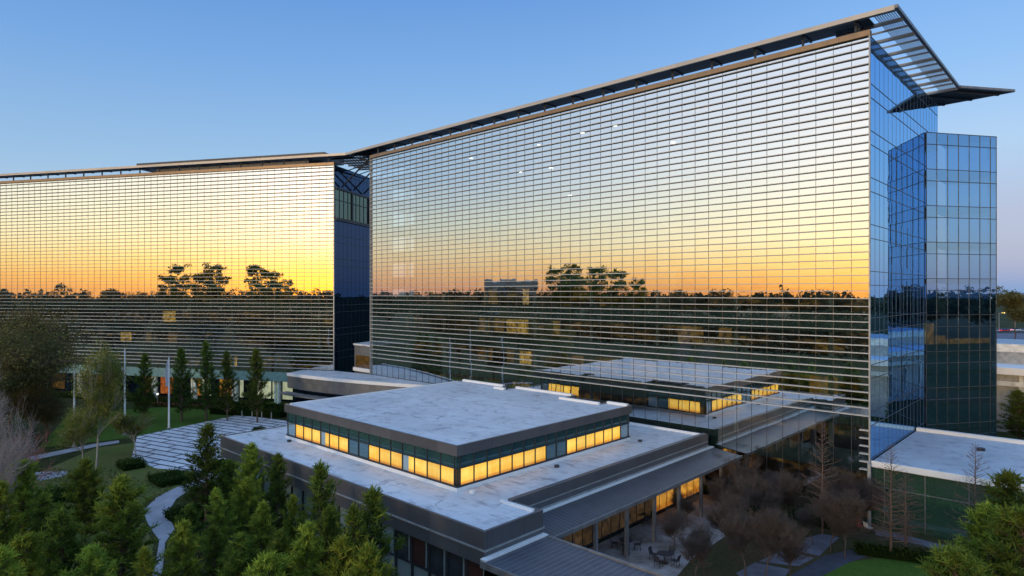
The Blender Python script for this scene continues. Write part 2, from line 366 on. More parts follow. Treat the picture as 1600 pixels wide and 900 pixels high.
def leaf_quads(C, size, flat=0.0, aspect=.6):
    """random quads at centres C"""
    n = len(C); a = rand_dirs(n); b = rand_dirs(n); 
    if flat: a[:, 2] *= (1-flat); a /= np.linalg.norm(a, axis=1, keepdims=True)
    b = np.cross(a, b); b /= np.maximum(np.linalg.norm(b, axis=1, keepdims=True), 1e-6)
    s = (size*(.6+.8*rng.random(n)))[:, None]
    a = a*s; b = b*s*aspect
    V = np.stack([C-a, C+b*.9, C+a, C-b*.9], 1).reshape(-1, 3)
    Fc = np.arange(4*n).reshape(n, 4); return V, Fc
def segs_mesh(S):
    """S list of (a, b, r0, r1) -> triangular tubes"""
    A = np.array([s[0] for s in S], float); B = np.array([s[1] for s in S], float); r0 = np.array([s[2] for s in S])[:, None]; r1 = np.array([s[3] for s in S])[:, None]
    D = B-A; D /= np.maximum(np.linalg.norm(D, axis=1, keepdims=True), 1e-9)
    up = np.where(np.abs(D[:, 2:3]) > .9, np.array([[1., 0, 0]]), np.array([[0, 0, 1.]]))
    U = np.cross(D, up); U /= np.linalg.norm(U, axis=1, keepdims=True); Wv = np.cross(D, U); K = 5 if False else 4
    ring = []
    for P, r in ((A, r0), (B, r1)):
        for k in range(K):
            t = 2*math.pi*k/K; ring.append(P+(U*math.cos(t)+Wv*math.sin(t))*r)
    V = np.stack(ring, 1).reshape(-1, 3); n = len(S); base = (np.arange(n)*2*K)[:, None]
    Fc = np.concatenate([base+np.array([[k, (k+1) % K, K+(k+1) % K, K+k]]) for k in range(K)], 0)
    return V, Fc

# ------------------------------------------------------------------ ground
def ground_mat():
    m = Mat('ground_turf'); v = m.coord(); n1 = m.noise(v, .03, 6); n2 = m.noise(v, .8, 6, .7); n3 = m.noise(v, 7, 4, .7)
    c1 = m.ramp(n1, [(.35, (.030, .042, .014)), (.5, (.045, .055, .018)), (.65, (.065, .058, .028))])
    c2 = m.ramp(n2, [(.3, (.45, .5, .4)), (.7, (1.35, 1.3, 1.2))])
    return m.out(m.bsdf(m.mix(1, c1, c2, 'MULTIPLY'), .95, 0, .1, n3, .7, .08))
def grass_mat(name, a, b):
    m = Mat(name); v = m.coord(); n1 = m.noise(v, .18, 5); n2 = m.noise(v, 3.5, 6, .75); n3 = m.noise(v, 16, 3)
    c1 = m.ramp(n1, [(.3, a), (.7, b)]); c2 = m.ramp(n2, [(.3, (.55, .6, .5)), (.7, (1.3, 1.25, 1.1))])
    return m.out(m.bsdf(m.mix(1, c1, c2, 'MULTIPLY'), .95, 0, .1, n3, .6, .05))
MT['ground'] = ground_mat(); MT['lawn'] = grass_mat('lawn_grass', (.055, .11, .018), (.09, .16, .028)); MT['mulch'] = grass_mat('mulch', (.10, .068, .045), (.055, .062, .028))
MT['meadow'] = grass_mat('rough_grass', (.09, .13, .03), (.16, .145, .06))
def paver():
    m = Mat('plaza_paving'); v = m.coord('Object', (1, 1, 1), R(-16))
    b = m.n('ShaderNodeTexBrick'); b.inputs['Scale'].default_value = 1; b.inputs['Brick Width'].default_value = 5.2; b.inputs['Row Height'].default_value = 1.45
    b.inputs['Mortar Size'].default_value = .17; b.offset = .37; m.l(v, b.inputs['Vector'])
    b.inputs['Color1'].default_value = (.78, .78, .79, 1); b.inputs['Color2'].default_value = (.66, .66, .69, 1); b.inputs['Mortar'].default_value = (.10, .105, .12, 1)
    n = m.noise(v, 1.4, 6, .7); return m.out(m.bsdf(m.mix(.8, b.outputs['Color'], m.ramp(n, [(.3, (.6, .6, .6)), (.6, (1, 1, 1))]), 'MULTIPLY'), .8, 0, .2))
def stone(name, a, b, sc_=.5):
    m = Mat(name); v = m.coord(); n = m.noise(v, sc_, 7, .7); n2 = m.noise(v, 9, 4, .7)
    c = m.mix(1, m.ramp(n, [(.32, a), (.68, b)]), m.ramp(n2, [(.3, (.6, .6, .6)), (.65, (1.1, 1.1, 1.1))]), 'MULTIPLY')
    return m.out(m.bsdf(c, .85, 0, .2, n2, .5, .04))
MT['plaza'] = paver(); MT['path'] = stone('path_concrete', (.30, .29, .31), (.46, .46, .49)); MT['gravel'] = stone('courtyard_gravel', (.16, .12, .095), (.48, .45, .44), .35)
MT['slate'] = stone('dark_paving', (.05, .052, .065), (.09, .09, .11)); MT['asphalt'] = stone('asphalt', (.045, .045, .05), (.07, .07, .075), .1)
MT['slabs'] = stone('grey_slab', (.12, .12, .145), (.21, .21, .25))

g = MB(); S_ = 3000; g.quad((-S_, -S_, 0), (S_, -S_, 0), (S_, S_, 0), (-S_, S_, 0)); struct(g.build('ground', MT['ground']))
def sheet(name, pts, z, mat):
    m = MB(); m.v = [(x, y, 0) for x, y in pts]; m.f = [tuple(range(len(pts)))]; m.mi = [0]
    o = m.build(name, mat, None, (0, 0, z))
    if o.data.polygons[0].normal.z < 0: o.data.flip_normals()
    return struct(o)
P = lambda *l: [at(x, y) for x, y in l]
sheet('lawn', P((150, 690), (215, 682), (300, 664), (373, 648), (445, 640), (440, 628), (330, 632), (200, 640), (100, 655), (60, 700)), .004, MT['lawn'])
sheet('meadow', P((-60, 790), (150, 700), (222, 690), (330, 735), (300, 752), (235, 780), (215, 800), (240, 850), (225, 930), (-200, 930)), .004, MT['meadow'])
sheet('plaza', P((214, 682), (373, 648), (445, 657), (500, 672), (500, 740), (345, 741), (301, 736), (243, 732), (206, 714)), .012, MT['plaza'])
sheet('path', P((305, 735), (345, 741), (335, 752), (301, 762), (275, 780), (262, 802), (273, 826), (258, 848), (256, 871), (252, 905), (236, 905), (243, 880), (249, 845), (232, 820), (223, 799), (245, 777), (275, 762), (301, 753)), .016, MT['path'])
sheet('footpath', P((43, 714), (150, 693), (186, 688), (186, 692), (150, 698), (43, 721)), .016, MT['path'])
sheet('side_path', P((52, 738), (105, 736), (110, 742), (60, 752)), .016, MT['path'])
# courtyard
sheet('courtyard', [(-31, 33), (-31, 63.6), (-24.5, 63.6), (-24.2, 55), (-24.0, 46), (-22.5, 38), (-19, 33)], .008, MT['gravel'])
sheet('planting_bed', [(-19, 30), (-22.5, 38), (-24, 46), (-24.2, 55), (-24.5, 63.6), (20, 63.6), (20, 30)], .008, MT['mulch'])
sheet('terrace', P((1225, 905), (1290, 868), (1370, 850), (1375, 862), (1325, 880), (1275, 905)), .016, MT['slate'])
for q in (((1230, 858), (1262, 843), (1300, 850), (1280, 869)), ((1185, 878), (1222, 860), (1272, 872), (1248, 885)), ((1150, 896), (1180, 879), (1234, 890), (1225, 905), (1160, 905)), ((1255, 842), (1285, 834), (1312, 840), (1300, 850))):
    sheet('paving_slab', P(*q), .02, MT['slabs'])
sheet('lawn', P((1265, 905), (1330, 878), (1400, 868), (1500, 885), (1540, 905)), .014, MT['lawn'])
sheet('walkway', P((1368, 828), (1390, 830), (1450, 846), (1512, 860), (1600, 884), (1600, 896), (1505, 870), (1440, 852), (1368, 836)), .016, MT['slabs'])
# road and parking far right
sheet('road', [atk(1450, 330), atk(1900, 330), atk(1900, 372), atk(1450, 372)], .012, MT['asphalt'])
sheet('parking_lot', [atk(1480, 190), atk(1900, 190), atk(1900, 325), atk(1480, 325)], .010, MT['slabs'])
sheet('road_marking', [atk(1450, 349), atk(1900, 349), atk(1900, 352), atk(1450, 352)], .020, MT['white'])

# ------------------------------------------------------------------ office wings
FL = 4.2; TOP = 43.5; MOD = 1.54
def wing(name, label, loc, rz, n_mod, depth, fin_bot, fin_depth, lit_cells, glass_bot=0.0):
    L = n_mod*MOD
    e = empty(name, label, 'office building', loc, rz)
    m = MB(); m.quad((0, 0, glass_bot), (L, 0, glass_bot), (L, 0, TOP), (0, 0, TOP)); m.build('curtain_wall', MT['glassR'], e)
    m = MB()
    for i in range(n_mod+1):
        x = min(max(i*MOD, .03), L-.03); m.box(x-.018, x+.018, .004, .03, glass_bot, TOP)
    m.build('mullions', MT['mull'], e)
    m = MB(); z = TOP-.35
    while z > fin_bot-.01:
        m.box(0, L, .05, .05+fin_depth, z-.042, z+.03); z -= .7
    m.build('sun_louvers', MT['fin'], e)
    # interior: spandrels, slabs, back wall, columns
    m = MB(); f = TOP
    fl = []
    while f > 3: fl.append(f); f -= FL
    for f in fl: m.box(.05, L-.05, -.14, -.08, max(f-1.35, 0), min(f+.6, TOP-.02))
    m.build('spandrels', MT['teal'], e)
    m = MB()
    for f in fl[1:]: m.box(.1, L-.1, -9, -.2, f-.35, f)
    m.build('floor_slabs', MT['slab'], e)
    m = MB(); m.box(.1, L-.1, -9.3, -9.05, 0, TOP-.1); m.build('core_wall', MT['interior'], e)
    m = MB(); m.box(.02, L-.02, -depth, -.02, TOP-.02, TOP+.05); m.build('roof', MT['concrete'], e)
    k = 2
    while k*MOD < L-1:
        m = MB(); x = k*MOD+.5; m.bar((x, -1.0, 0), (x, -1.0, TOP-.3), .24, 10); m.build('column', MT['col'], e); k += 6
    for (x0, x1, floor, mt) in lit_cells:
        m = MB(); z0 = fl[-1]+floor*FL; m.box(x0, x1, -3.6, -3.5, z0+.62, z0+FL-1.4); m.build('lit_room', mt, e)
    # cornice
    m = MB(); m.box(-.05, L, -.3, .32, TOP, TOP+.5); m.build('cornice', MT['cornice'], e)
    return e, L
def lerp(a, b, t): return (a[0]+(b[0]-a[0])*t, a[1]+(b[1]-a[1])*t)
def ceiling_lamp(e, x, z):
    m = MB(); m.box(x-.22, x+.22, -1.9, -1.5, z-.07, z); m.build('ceiling_lamp', MT['litW'], e)

lc = []
rr = random.Random(3)
XR = lambda px: (32.0-(px-800)/F*57.5)/(.7286+.685*(px-800)/F)     # distance along the right facade for a column of the photo
for (p0, p1, f_) in ((722, 738, 3), (745, 760, 3), (765, 798, 3), (790, 799, 4), (838, 848, 3), (730, 750, 4)): lc.append((XR(p1), XR(p0), f_-1, MT['inO'] if p0 in (765, 790) else MT['inU']))
for (p0, p1, f_, m_) in ((775, 800, 0, 'litU'), (765, 776, 1, 'litB'), (785, 803, 1, 'litO'), (720, 742, 1, 'litB'), (868, 885, 1, 'litB'), (1035, 1075, 2, 'litU'), (1100, 1120, 2, 'litU'), (1245, 1290, 1, 'litB'), (1055, 1078, 1, 'litB'), (960, 1000, 1, 'litB'), (905, 940, 1, 'litB')):
    lc.append((XR(p1), XR(p0), f_, MT[m_.replace('lit', 'in')]))
RW, LR_ = wing('office_building', 'tall glass office wing with horizontal louvers mirroring the sunset, right of the recess', (-16.07, 63.8, 0), math.pi, 50, 29.5, 9.0, .20, lc)
for px, py in ((723, 247), (828, 226), (897, 207), (848, 262), (1072, 178), (1040, 222), (878, 305), (800, 268), (948, 196), (1328, 171), (1090, 300)):
    s_ = XR(px); k_ = 57.5+.685*s_; ceiling_lamp(RW, s_, topz(py, k_+1.2))
for i in range(22):
    s_ = 76-i*2.4; ceiling_lamp(RW, s_, 5.2)
# short return louvers and pier at the near corner
m = MB()
for i in range(6): m.box(0, .85, .05, .23, 8.25-i*.7-.05, 8.25-i*.7+.035)
m.build('corner_louvers', MT['fin'], RW)
m = MB(); m.box(-.04, .07, .0, .26, 3.2, TOP); m.build('corner_trim', MT['mullL'], RW)
m = MB(); m.box(LR_-.06, LR_+.05, .0, .26, 3.2, TOP); m.build('corner_trim', MT['mullL'], RW)
m = MB(); m.bar((-.1, .75, 0), (-.1, .75, 5.5), .16, 10); m.build('corner_column', MT['mullL'], RW)
# end wall (local x = 0)
D = 29.5
m = MB(); m.quad((0, -D, 0), (0, 0, 0), (0, 0, TOP), (0, -D, TOP)); m.build('end_curtain_wall', MT['glassEnd'], RW)
m = MB()
for f in [TOP-FL*i for i in range(11)]:
    for z in (f, f-1.25):
        if z > 0: m.box(-.03, -.004, -D, 0, z-.03, z+.03)
m.build('end_transoms', MT['mull'], RW)
m = MB()
for i in range(int(D/MOD)+1): m.box(-.014, -.004, -i*MOD-.016, -i*MOD+.016, 0, TOP)
m.build('end_mullions', plain('blue_grey_mullion', (.12, .17, .24), .4), RW)
m = MB()
for f in [TOP-FL*i for i in range(1, 10)]: m.box(.06, .3, -D+9, -.4, f-1.25, f)
m.build('end_spandrels', MT['teal'], RW)
m = MB(); m.box(2.5, 2.6, -D+.1, -9.4, 0, TOP-.1); m.build('inner_partition', MT['interior'], RW)
m = MB(); m.box(.0, LR_, -D-.1, -D, 0, TOP); m.build('rear_wall', MT['glassEnd'], RW)
# canopy of the right wing
CZ = 45.45
m = MB(); m.box(-2.05, LR_+6.9, .45, .70, CZ-.42, CZ); m.build('canopy_fascia', MT['fascia'], RW)
m = MB(); m.box(-2.30, -2.08, -29.6, .70, CZ-.3, CZ); m.build('canopy_fascia', MT['steelG'], RW)
m = MB(); y = .25
while y > -2.4: m.box(.2, LR_+6, y-.13, y, CZ-.22, CZ-.14); y -= .2
m.build('canopy_slats', MT['steel'], RW)
m = MB(); x = -1.95
while x < -.1: m.box(x, x+.07, -29.5, .4, CZ-.12, CZ-.06); x += .19
m.build('end_canopy_slats', MT['steel'], RW)
m = MB()
for i in range(14): m.box(-2.1, 3.5, -29.2+i*2.25-.06, -29.2+i*2.25+.06, CZ-.34, CZ-.17)
for i in range(7): m.box(-2.1, 3.5, -29.2+i*4.5-.12, -29.2+i*4.5+.12, CZ-.5, CZ-.345)
m.build('canopy_beams', MT['steelG'], RW)
m = MB(); m.box(1.0, 1.25, -29.5, -.5, TOP+.05, TOP+1.2); m.build('roof_rail', MT['steel'], RW)
x = 1.2
while x < LR_:
    m = MB(); m.bar((x, -.1, TOP+.45), (x, -.1, CZ-.2), .13, 6); m.bar((x, -.1, TOP+1.2), (x, .45, CZ-.3), .07, 5); m.box(x-.1, x+.1, -2.4, .45, CZ-.36, CZ-.23); x += MOD*3
    m.build('canopy_strut', MT['steel'], RW)
m = MB()
for i in range(13): m.box(LR_-.3+i*.55, LR_-.15+i*.55, -18, .4, CZ-.22, CZ-.1)
for i in range(9): m.box(LR_-.6, LR_+6.9, -17.9+i*2.1, -17.7+i*2.1, CZ-.42, CZ-.23)
for i in range(3): m.bar((LR_+.2, -4-i*4, TOP-.5), (LR_+7, -2-i*4, CZ-.5), .14, 5)
m.build('canopy_lattice', MT['steel'], RW)
# pointed rear part of the canopy over the angled rear facade
def rl(x, y): return (-(x+16.07), -(y-63.8))
m = MB(); q0, q1, q2, q3 = rl(-13.8, 93.2), rl(-9.2, 99.6), rl(-19, 100.4), rl(-24, 93.4)
for i in range(34):
    t = i/33; a_ = (q0[0]+(q1[0]-q0[0])*t, q0[1]+(q1[1]-q0[1])*t); b_ = (q3[0]+(q2[0]-q3[0])*t, q3[1]+(q2[1]-q3[1])*t); m.bar((*a_, CZ-.2), (*b_, CZ-.2), .085, 4)
for t in (.12, .4, .7, 1):
    a_ = (q0[0]+(q3[0]-q0[0])*t, q0[1]+(q3[1]-q0[1])*t); b_ = (q1[0]+(q2[0]-q1[0])*t, q1[1]+(q2[1]-q1[1])*t); b_ = lerp(a_, b_, .93); m.bar((*a_, CZ-.42), (*b_, CZ-.42), .16, 4)
m.build('canopy_point', MT['steel'], RW)
m = MB()
for a_, b_ in (((-13.8, 93.2), (-9.2, 99.6)), ((-9.2, 99.6), (-19, 100.4))):
    p, q = rl(*a_), rl(*b_); m.bar((p[0], p[1], CZ-.15), (q[0], q[1], CZ-.15), .2, 4)
m.build('canopy_point_edge', MT['steelG'], RW)

# left wing
XL = lambda px: (lambda t: (-32-t*115.8)/(.967+.2548*t))((px-800)/F)
lcl = []
for (p0, p1, f_, m_) in ((232, 252, 2, 'litO'), (165, 182, 1, 'litO'), (205, 220, 1, 'litB'), (240, 255, 1, 'litB'), (340, 350, 0, 'litO')):
    lcl.append((XL(p1), XL(p0), f_, MT[m_.replace('lit', 'in')]))
LW, LL = wing('office_building', 'long glass office wing reflecting yellow sky and round pines, behind the flagpoles', (-102.6, 62.5, 0), math.atan2(-.4768, -.879), 62, 24, 6.2, .30, lcl, 4.9)
m = MB(); m.box(-.05, .08, .0, .26, 6.0, TOP); m.build('corner_trim', MT['mullL'], LW)
m = MB(); m.box(0, LL, -.4, .06, 4.2, 5.9); m.build('transfer_band', MT['teal'], LW)
m = MB(); m.box(0, LL, -24, -.05, 4.15, 4.3); m.build('soffit', MT['slab'], LW)
m = MB(); m.box(-2.62, LL, .45, .70, CZ-.42, CZ+.002); m.build('canopy_fascia', MT['fascia'], LW)
m = MB(); y = .25
while y > -2.4: m.box(-2.5, LL, y-.13, y, CZ-.22, CZ-.14); y -= .2
m.build('canopy_slats', MT['steel'], LW)
x = 1.2
while x < LL:
    m = MB(); m.bar((x, -.1, TOP+.45), (x, -.1, CZ-.2), .13, 6); m.box(x-.1, x+.1, -2.4, .45, CZ-.36, CZ-.23); x += MOD*3
    m.build('canopy_strut', MT['steel'], LW)
m = MB(); m.box(6, 50, -14, -6.5, CZ+1.0, CZ+2.15); m.box(10, 46, -13, -7.5, TOP, CZ+.9); m.build('penthouse', MT['steel'], LW)
# ground floor of the left wing
m = MB(); m.box(0, LL, -3.05, -3, 0, 4.15); m.build('ground_floor_glass', MT['glassRecess'], LW)
x = 2.6
while x < LL:
    m = MB(); m.bar((x, -.7, 0), (x, -.7, 4.2), .38, 12); m.build('column', MT['col'], LW); x += 9.24
for (p0, p1, m_) in ((282, 296, 'litO'), (297, 312, 'litP'), (205, 222, 'litB'), (232, 252, 'litR'), (326, 345, 'litO'), (358, 364, 'litP'), (386, 408, 'litP'), (410, 424, 'litP'), (426, 447, 'litP'), (60, 80, 'litB'), (130, 145, 'litB')):
    m = MB(); m.box(XL(p1)+.05, XL(p0)-.05, -2.98, -2.9, .4, 3.7); m.build('lit_window', MT[m_], LW)

# end wall of the left wing, the dark blue side of the recess
m = MB(); m.quad((0, -24, 5.9), (0, -.02, 5.9), (0, -.02, TOP), (0, -24, TOP)); m.build('end_curtain_wall', MT['glassRecess'], LW)
m = MB()
for f in [TOP-FL*i for i in range(10)]:
    for z in (f, f-1.25):
        if 6 < z < 34 or z > 39: m.box(-.05, -.004, -24, 0, z-.035, z+.035)
for i in range(16): m.box(-.02, -.004, -i*MOD-.02, -i*MOD+.02, 6, TOP)
m.build('end_mullions', MT['steel'], LW)
m = MB(); m.box(-.10, -.062, -24, -.1, 34.2, 39.2); m.build('balcony_glass', dark_glass('green_balcony_glass', (.05, .09, .06), (.30, .40, .32), .3), LW)
m = MB(); m.box(-.32, -.105, -24, -.1, 33.6, 34.15); m.box(-.32, -.105, -24, -.1, 39.25, 39.6); m.box(-.3, -.105, -6.4, -6.0, 34.15, 39.2); m.box(-.3, -.105, -13, -12.7, 34.15, 39.2); m.box(-.2, -.105, -24, -.1, 37.3, 37.42); [m.box(-.18, -.105, -q*1.54-.03, -q*1.54+.03, 34.15, 39.2) for q in range(1, 15)]; m.build('balcony_frame', MT['steel'], LW)
m = MB()
for i in range(15): m.box(-7.2+i*.62, -7.0+i*.62, -13, .3, CZ-.24, CZ-.12)
for i in range(7): m.box(-7.4, 2, -12.9+i*2.1, -12.65+i*2.1, CZ-.46, CZ-.25)
m.build('canopy_lattice', MT['steel'], LW)
for y_ in (-2.2, -6.4, -10.6):
    m = MB(); m.bar((-.25, y_, TOP-3.6), (-5.6, y_-.4, CZ-.5), .15, 6); m.bar((-.25, y_-1.6, TOP-.4), (-6.4, y_-2, CZ-.5), .10, 6); m.build('canopy_brace', MT['steel'], LW)
m = MB(); m.box(-.2, -.02, -24, -.05, 0, 5.88); m.build('end_base_wall', MT['glassRecess'], LW)
def wallq(m, a, b, z0, z1, off=0):
    dx, dy = b[0]-a[0], b[1]-a[1]; l_ = math.hypot(dx, dy); nx, ny = dy/l_*off, -dx/l_*off
    m.quad((a[0]+nx, a[1]+ny, z0), (b[0]+nx, b[1]+ny, z0), (b[0]+nx, b[1]+ny, z1), (a[0]+nx, a[1]+ny, z1))
def beam(m, a, b, z0, z1, off, th):
    dx, dy = b[0]-a[0], b[1]-a[1]; l_ = math.hypot(dx, dy); nx, ny = dy/l_, -dx/l_
    m.prism([(a[0]+nx*off, a[1]+ny*off), (b[0]+nx*off, b[1]+ny*off), (b[0]+nx*(off+th), b[1]+ny*(off+th)), (a[0]+nx*(off+th), a[1]+ny*(off+th))][::-1], z0, z1)
def lerp(a, b, t): return (a[0]+(b[0]-a[0])*t, a[1]+(b[1]-a[1])*t)

RC = empty('link_block', 'small low link block at the foot of the dark recess, panelled above an orange window', 'link building', (0, 0, 0))
a_, b_ = (-99.4, 64.6), (-93.25, 64.4)
m = MB(); m.prism([a_, b_, (-93.2, 72), (-103, 73)], 0, 11.2); m.build('wall', MT['panelL'], RC)
m = MB(); beam(m, lerp(a_, b_, .10), b_, 7.4, 9.5, .01, .06); beam(m, lerp(a_, b_, .10), lerp(a_, b_, .13), 7.4, 9.5, .075, .1); m.build('window', MT['litB'], RC)
m = MB(); m.prism([(a_[0]-.1, a_[1]-.2), (b_[0], b_[1]-.2), (-93.2, 72.2), (-103.1, 73.2)], 11.22, 11.5); m.build('roof', MT['roof'], RC)
m = MB(); beam(m, a_, b_, 6.7, 7.3, .01, .3); m.build('white_sill', MT['white'], RC)

# ------------------------------------------------------------------ stair tower
TW = empty('stair_tower', 'dark blue glass wedge tower standing against the end wall', 'tower', (0, 0, 0))
ta, tb, TT = (-16.03, 86.4), (-10.4, 94.7), 39.0
m = MB(); wallq(m, ta, tb, 0, TT); m.build('curtain_wall', MT['glassTower'], TW)
m = MB(); m.prism([(-16.0, 86.55), (-10.5, 94.8), (-16.0, 98)], TT-.1, TT+.02); m.build('roof', MT['concrete'], TW)
m = MB(); wallq(m, tb, (-16.0, 98), 0, TT); m.build('rear_wall', MT['glassTower'], TW)
m = MB(); z = TT
while z > 1:
    for zz in (z, z-1.35): beam(m, ta, tb, zz-.035, zz+.035, .003, .04)
    z -= FL
for i in range(8):
    t = min(max(i/6.6, .004), .996)
    if i == 0: beam(m, lerp(ta, tb, .001), lerp(ta, tb, .012), 0, TT, .005, .03); continue
    beam(m, lerp(ta, tb, t-.0025), lerp(ta, tb, t+.0025), 0, TT, .004, .035)
m.build('mullions', MT['mull'], TW)
m = MB(); z = TT-FL
while z > 2: m.prism([(-15.9, 86.9), (-10.9, 94.8), (-15.9, 97.5)], z-.5, z-.02); z -= FL
m.build('floor_slabs', MT['slab'], TW)
m = MB(); beam(m, lerp(ta, tb, .02), lerp(ta, tb, .98), 0, 17.9, -.6, .05); m.build('inner_wall', plain('navy_wall', (.10, .20, .32), .5), TW)
for t0, t1, z0, z1, mt in ((.03, .16, 14.6, 17.0, 'litB'), (.18, .32, 14.6, 15.6, 'litB'), (.33, .97, 14.6, 15.2, 'litB'), (.02, .16, 11.0, 11.7, 'litR'), (.25, .98, 11.0, 11.5, 'litR'), (.02, .16, 7.4, 8.0, 'litR'), (.25, .98, 7.4, 8.0, 'litR'), (.02, .16, 3.9, 4.6, 'litR'), (.25, .98, 3.9, 4.7, 'litR')):
    m = MB(); beam(m, lerp(ta, tb, t0), lerp(ta, tb, t1), z0, z1, -.5, .05)
    m.build('interior_strip', MT['inU'] if mt == 'litB' else plain('red_brown_band', (.06, .03, .025), .6), TW)  # one warm lit row; the red-brown strips below are interior slabs, not lamps

# ------------------------------------------------------------------ single-storey right wing
RG = empty('low_building', 'single storey glass building, lawn reflection painted as dark green, pale flat roof at lower right', 'low building', (0, 0, 0))
m = MB(); m.box(-15.98, 60, 63.95, 81.4, 5.0, 5.5); m.build('roof', MT['roof2'], RG)
m = MB(); m.box(-15.98, 60, 81.4, 81.9, 4.8, 5.85); m.box(-15.98, 60, 63.7, 63.95, 5.1, 5.62); m.build('parapet', MT['white'], RG)
m = MB(); m.box(-16, 60, 64.05, 64.1, 0, 5.0); m.build('curtain_wall', MT['glassWing'], RG)
m = MB(); x = -15
while x < 40: m.box(x-.03, x+.03, 63.97, 64.04, 0, 5.0); x += 3.08
m.box(-16, 60, 63.98, 64.03, 3.3, 3.36); m.build('mullions', MT['steelG'], RG)
m = MB(); m.bar((-9.5, 75.5, 5.5), (-9.5, 75.5, 5.75), .35, 10); m.build('roof_drain', MT['steel'], RG)
m = MB(); m.box(-16, 60, 81.9, 82.1, 0, 4.8); m.build('rear_wall', MT['glassWing'], RG)

# ------------------------------------------------------------------ pavilion
PV = empty('pavilion', 'low grey pavilion with white flat roofs and glowing yellow clerestory windows', 'pavilion', (0, 0, 0))
Z1, Z2 = 5.7, 9.1
x0, x1, y0, y1 = -62.0, -36.0, 32.3, 55.6
low = [(-67, 27.95), (-28.6, 27.95), (-28.6, 33.0), (-31.2, 33.0), (-31.2, 62.4), (-67, 62.4)]
m = MB(); m.prism(low, Z1-.5, Z1); m.build('lower_roof', MT['roof'], PV)
# fascia bands of the lower roof
def bands(name, pts, z0, z1, off, th, mat, closed=False):
    m = MB()
    n_ = len(pts)
    for i in range(n_ if closed else n_-1):
        a, b = pts[i], pts[(i+1) % n_]; dx, dy = b[0]-a[0], b[1]-a[1]; l_ = math.hypot(dx, dy); ex, ey = dx/l_*(off+th), dy/l_*(off+th)
        beam(m, (a[0], a[1]), (b[0]+ex, b[1]+ey), z0, z1, off, th)
    return m.build(name, mat, PV)
edge = [(-67, 62.4), (-67, 27.95), (-28.6, 27.95), (-28.6, 33.0), (-31.2, 33.0), (-31.2, 62.4)]
bands('coping', edge, 4.72, 5.86, .02, .22, MT['panel'])
bands('light_stripe', edge, 4.62, 4.72, .02, .30, MT['mullL'])
m = MB(); m.box(-31.2+.242, -31.2+.30, 33.3, 62.4, 5.12, 5.20); m.build('light_stripe', MT['mullL'], PV)
bands('fascia', edge, 3.7, 4.62, .02, .18, MT['panel'])
# inner white upstand by the notch
for q_ in ((-32.0, -28.9, 32.75, 33.0, Z1, Z1+.16), (-67, -31.5, 62.15, 62.4, Z1, Z1+.22), (-66.99, -66.75, 28, 62, Z1, Z1+.1)):
    m = MB(); m.box(*q_); m.build('white_upstand', MT['white'], PV)
m = MB(); m.box(-31.45, -31.0, 33.02, 62.4, Z1+.01, Z1+.30); m.build('parapet', MT['panel'], PV)
# lower glass walls
m = MB(); m.box(-66.6, -29, 28.25, 28.3, 0, 3.7); m.box(-66.65, -66.6, 28.3, 62, 0, 3.7); m.build('lower_glazing', MT['glassPale'], PV)
m = MB(); x = -66.5
while x < -28.9:
    m.box(x-.07, x+.07, 28.1, 28.24, 0, 3.7); x += 1.9
m.box(-66.6, -29, 28.14, 28.22, 1.5, 1.62); m.build('lower_mullions', MT['steel'], PV)
for i in range(5):
    m = MB(); x = -38.4+i*1.9; m.box(x+.1, x+1.75, 28.18, 28.24, 1.66, 3.65); m.build('lower_window', plain('dark_red_curtain', (.05, .018, .014), .6) if i in (1, 4) else MT['steel'], PV)
# long wall under the canopy with its windows
m = MB(); m.box(-31.3, -31.24, 33, 62.3, 0, 4.0); m.build('courtyard_wall', MT['steel'], PV)
y = 33.6; i = 0
while y < 61.5:
    dim = y < 52 or y > 61 or (56 < y < 57)
    m = MB(); m.box(-31.22, -31.18, y, y+1.15, .25, 3.6); m.build('courtyard_window', MT['dimW'] if (dim or i % 7 == 3) else MT['litO'], PV); y += 1.32; i += 1
# canopies
m = MB(); m.v = [(-31, 33.2, 4.52), (-27.7, 33.2, 4.12), (-27.7, 63.2, 4.12), (-31, 63.2, 4.52), (-31, 33.2, 4.40), (-27.7, 33.2, 3.98), (-27.7, 63.2, 3.98), (-31, 63.2, 4.40)]
m.f = [(0, 1, 2, 3), (7, 6, 5, 4), (0, 4, 5, 1), (1, 5, 6, 2), (2, 6, 7, 3), (3, 7, 4, 0)]; m.mi = [0]*6
m.build('side_canopy', MT['seamx'], PV)
m = MB(); m.box(-30.95, -30.55, 33.2, 63.2, 4.5, 4.58); m.box(-28.42, -27.95, 27.4, 33.3, 4.20, 4.30); m.build('canopy_flashing', MT['white'], PV)
m = MB(); m.box(-27.7, -27.55, 33.3, 63.3, 3.88, 4.16); m.build('canopy_gutter', MT['steelG'], PV)
m = MB(); m.v = [(-28.4, 27.4, 4.22), (-8, 27.4, 3.9), (-8, 33.1, 3.9), (-28.4, 33.1, 4.22), (-28.4, 27.4, 4.1), (-8, 27.4, 3.78), (-8, 33.1, 3.78), (-28.4, 33.1, 4.1)]
m.f = [(0, 1, 2, 3), (7, 6, 5, 4), (0, 4, 5, 1), (1, 5, 6, 2), (2, 6, 7, 3), (3, 7, 4, 0)]; m.mi = [0]*6
m.build('front_canopy', MT['seamy'], PV)
m = MB(); m.box(-28.3, -8, 33.12, 33.3, 3.82, 4.25); m.box(-28.3, -8, 27.25, 27.38, 3.82, 4.22); m.build('canopy_gutter', MT['steelG'], PV)
for y in (34.5, 38.6, 42.7, 46.8, 50.9, 55.0, 59.1, 62.8):
    m = MB(); m.box(-28.0, -27.75, y-.13, y+.13, 0, 3.98); m.build('canopy_post', MT['steelG'], PV)
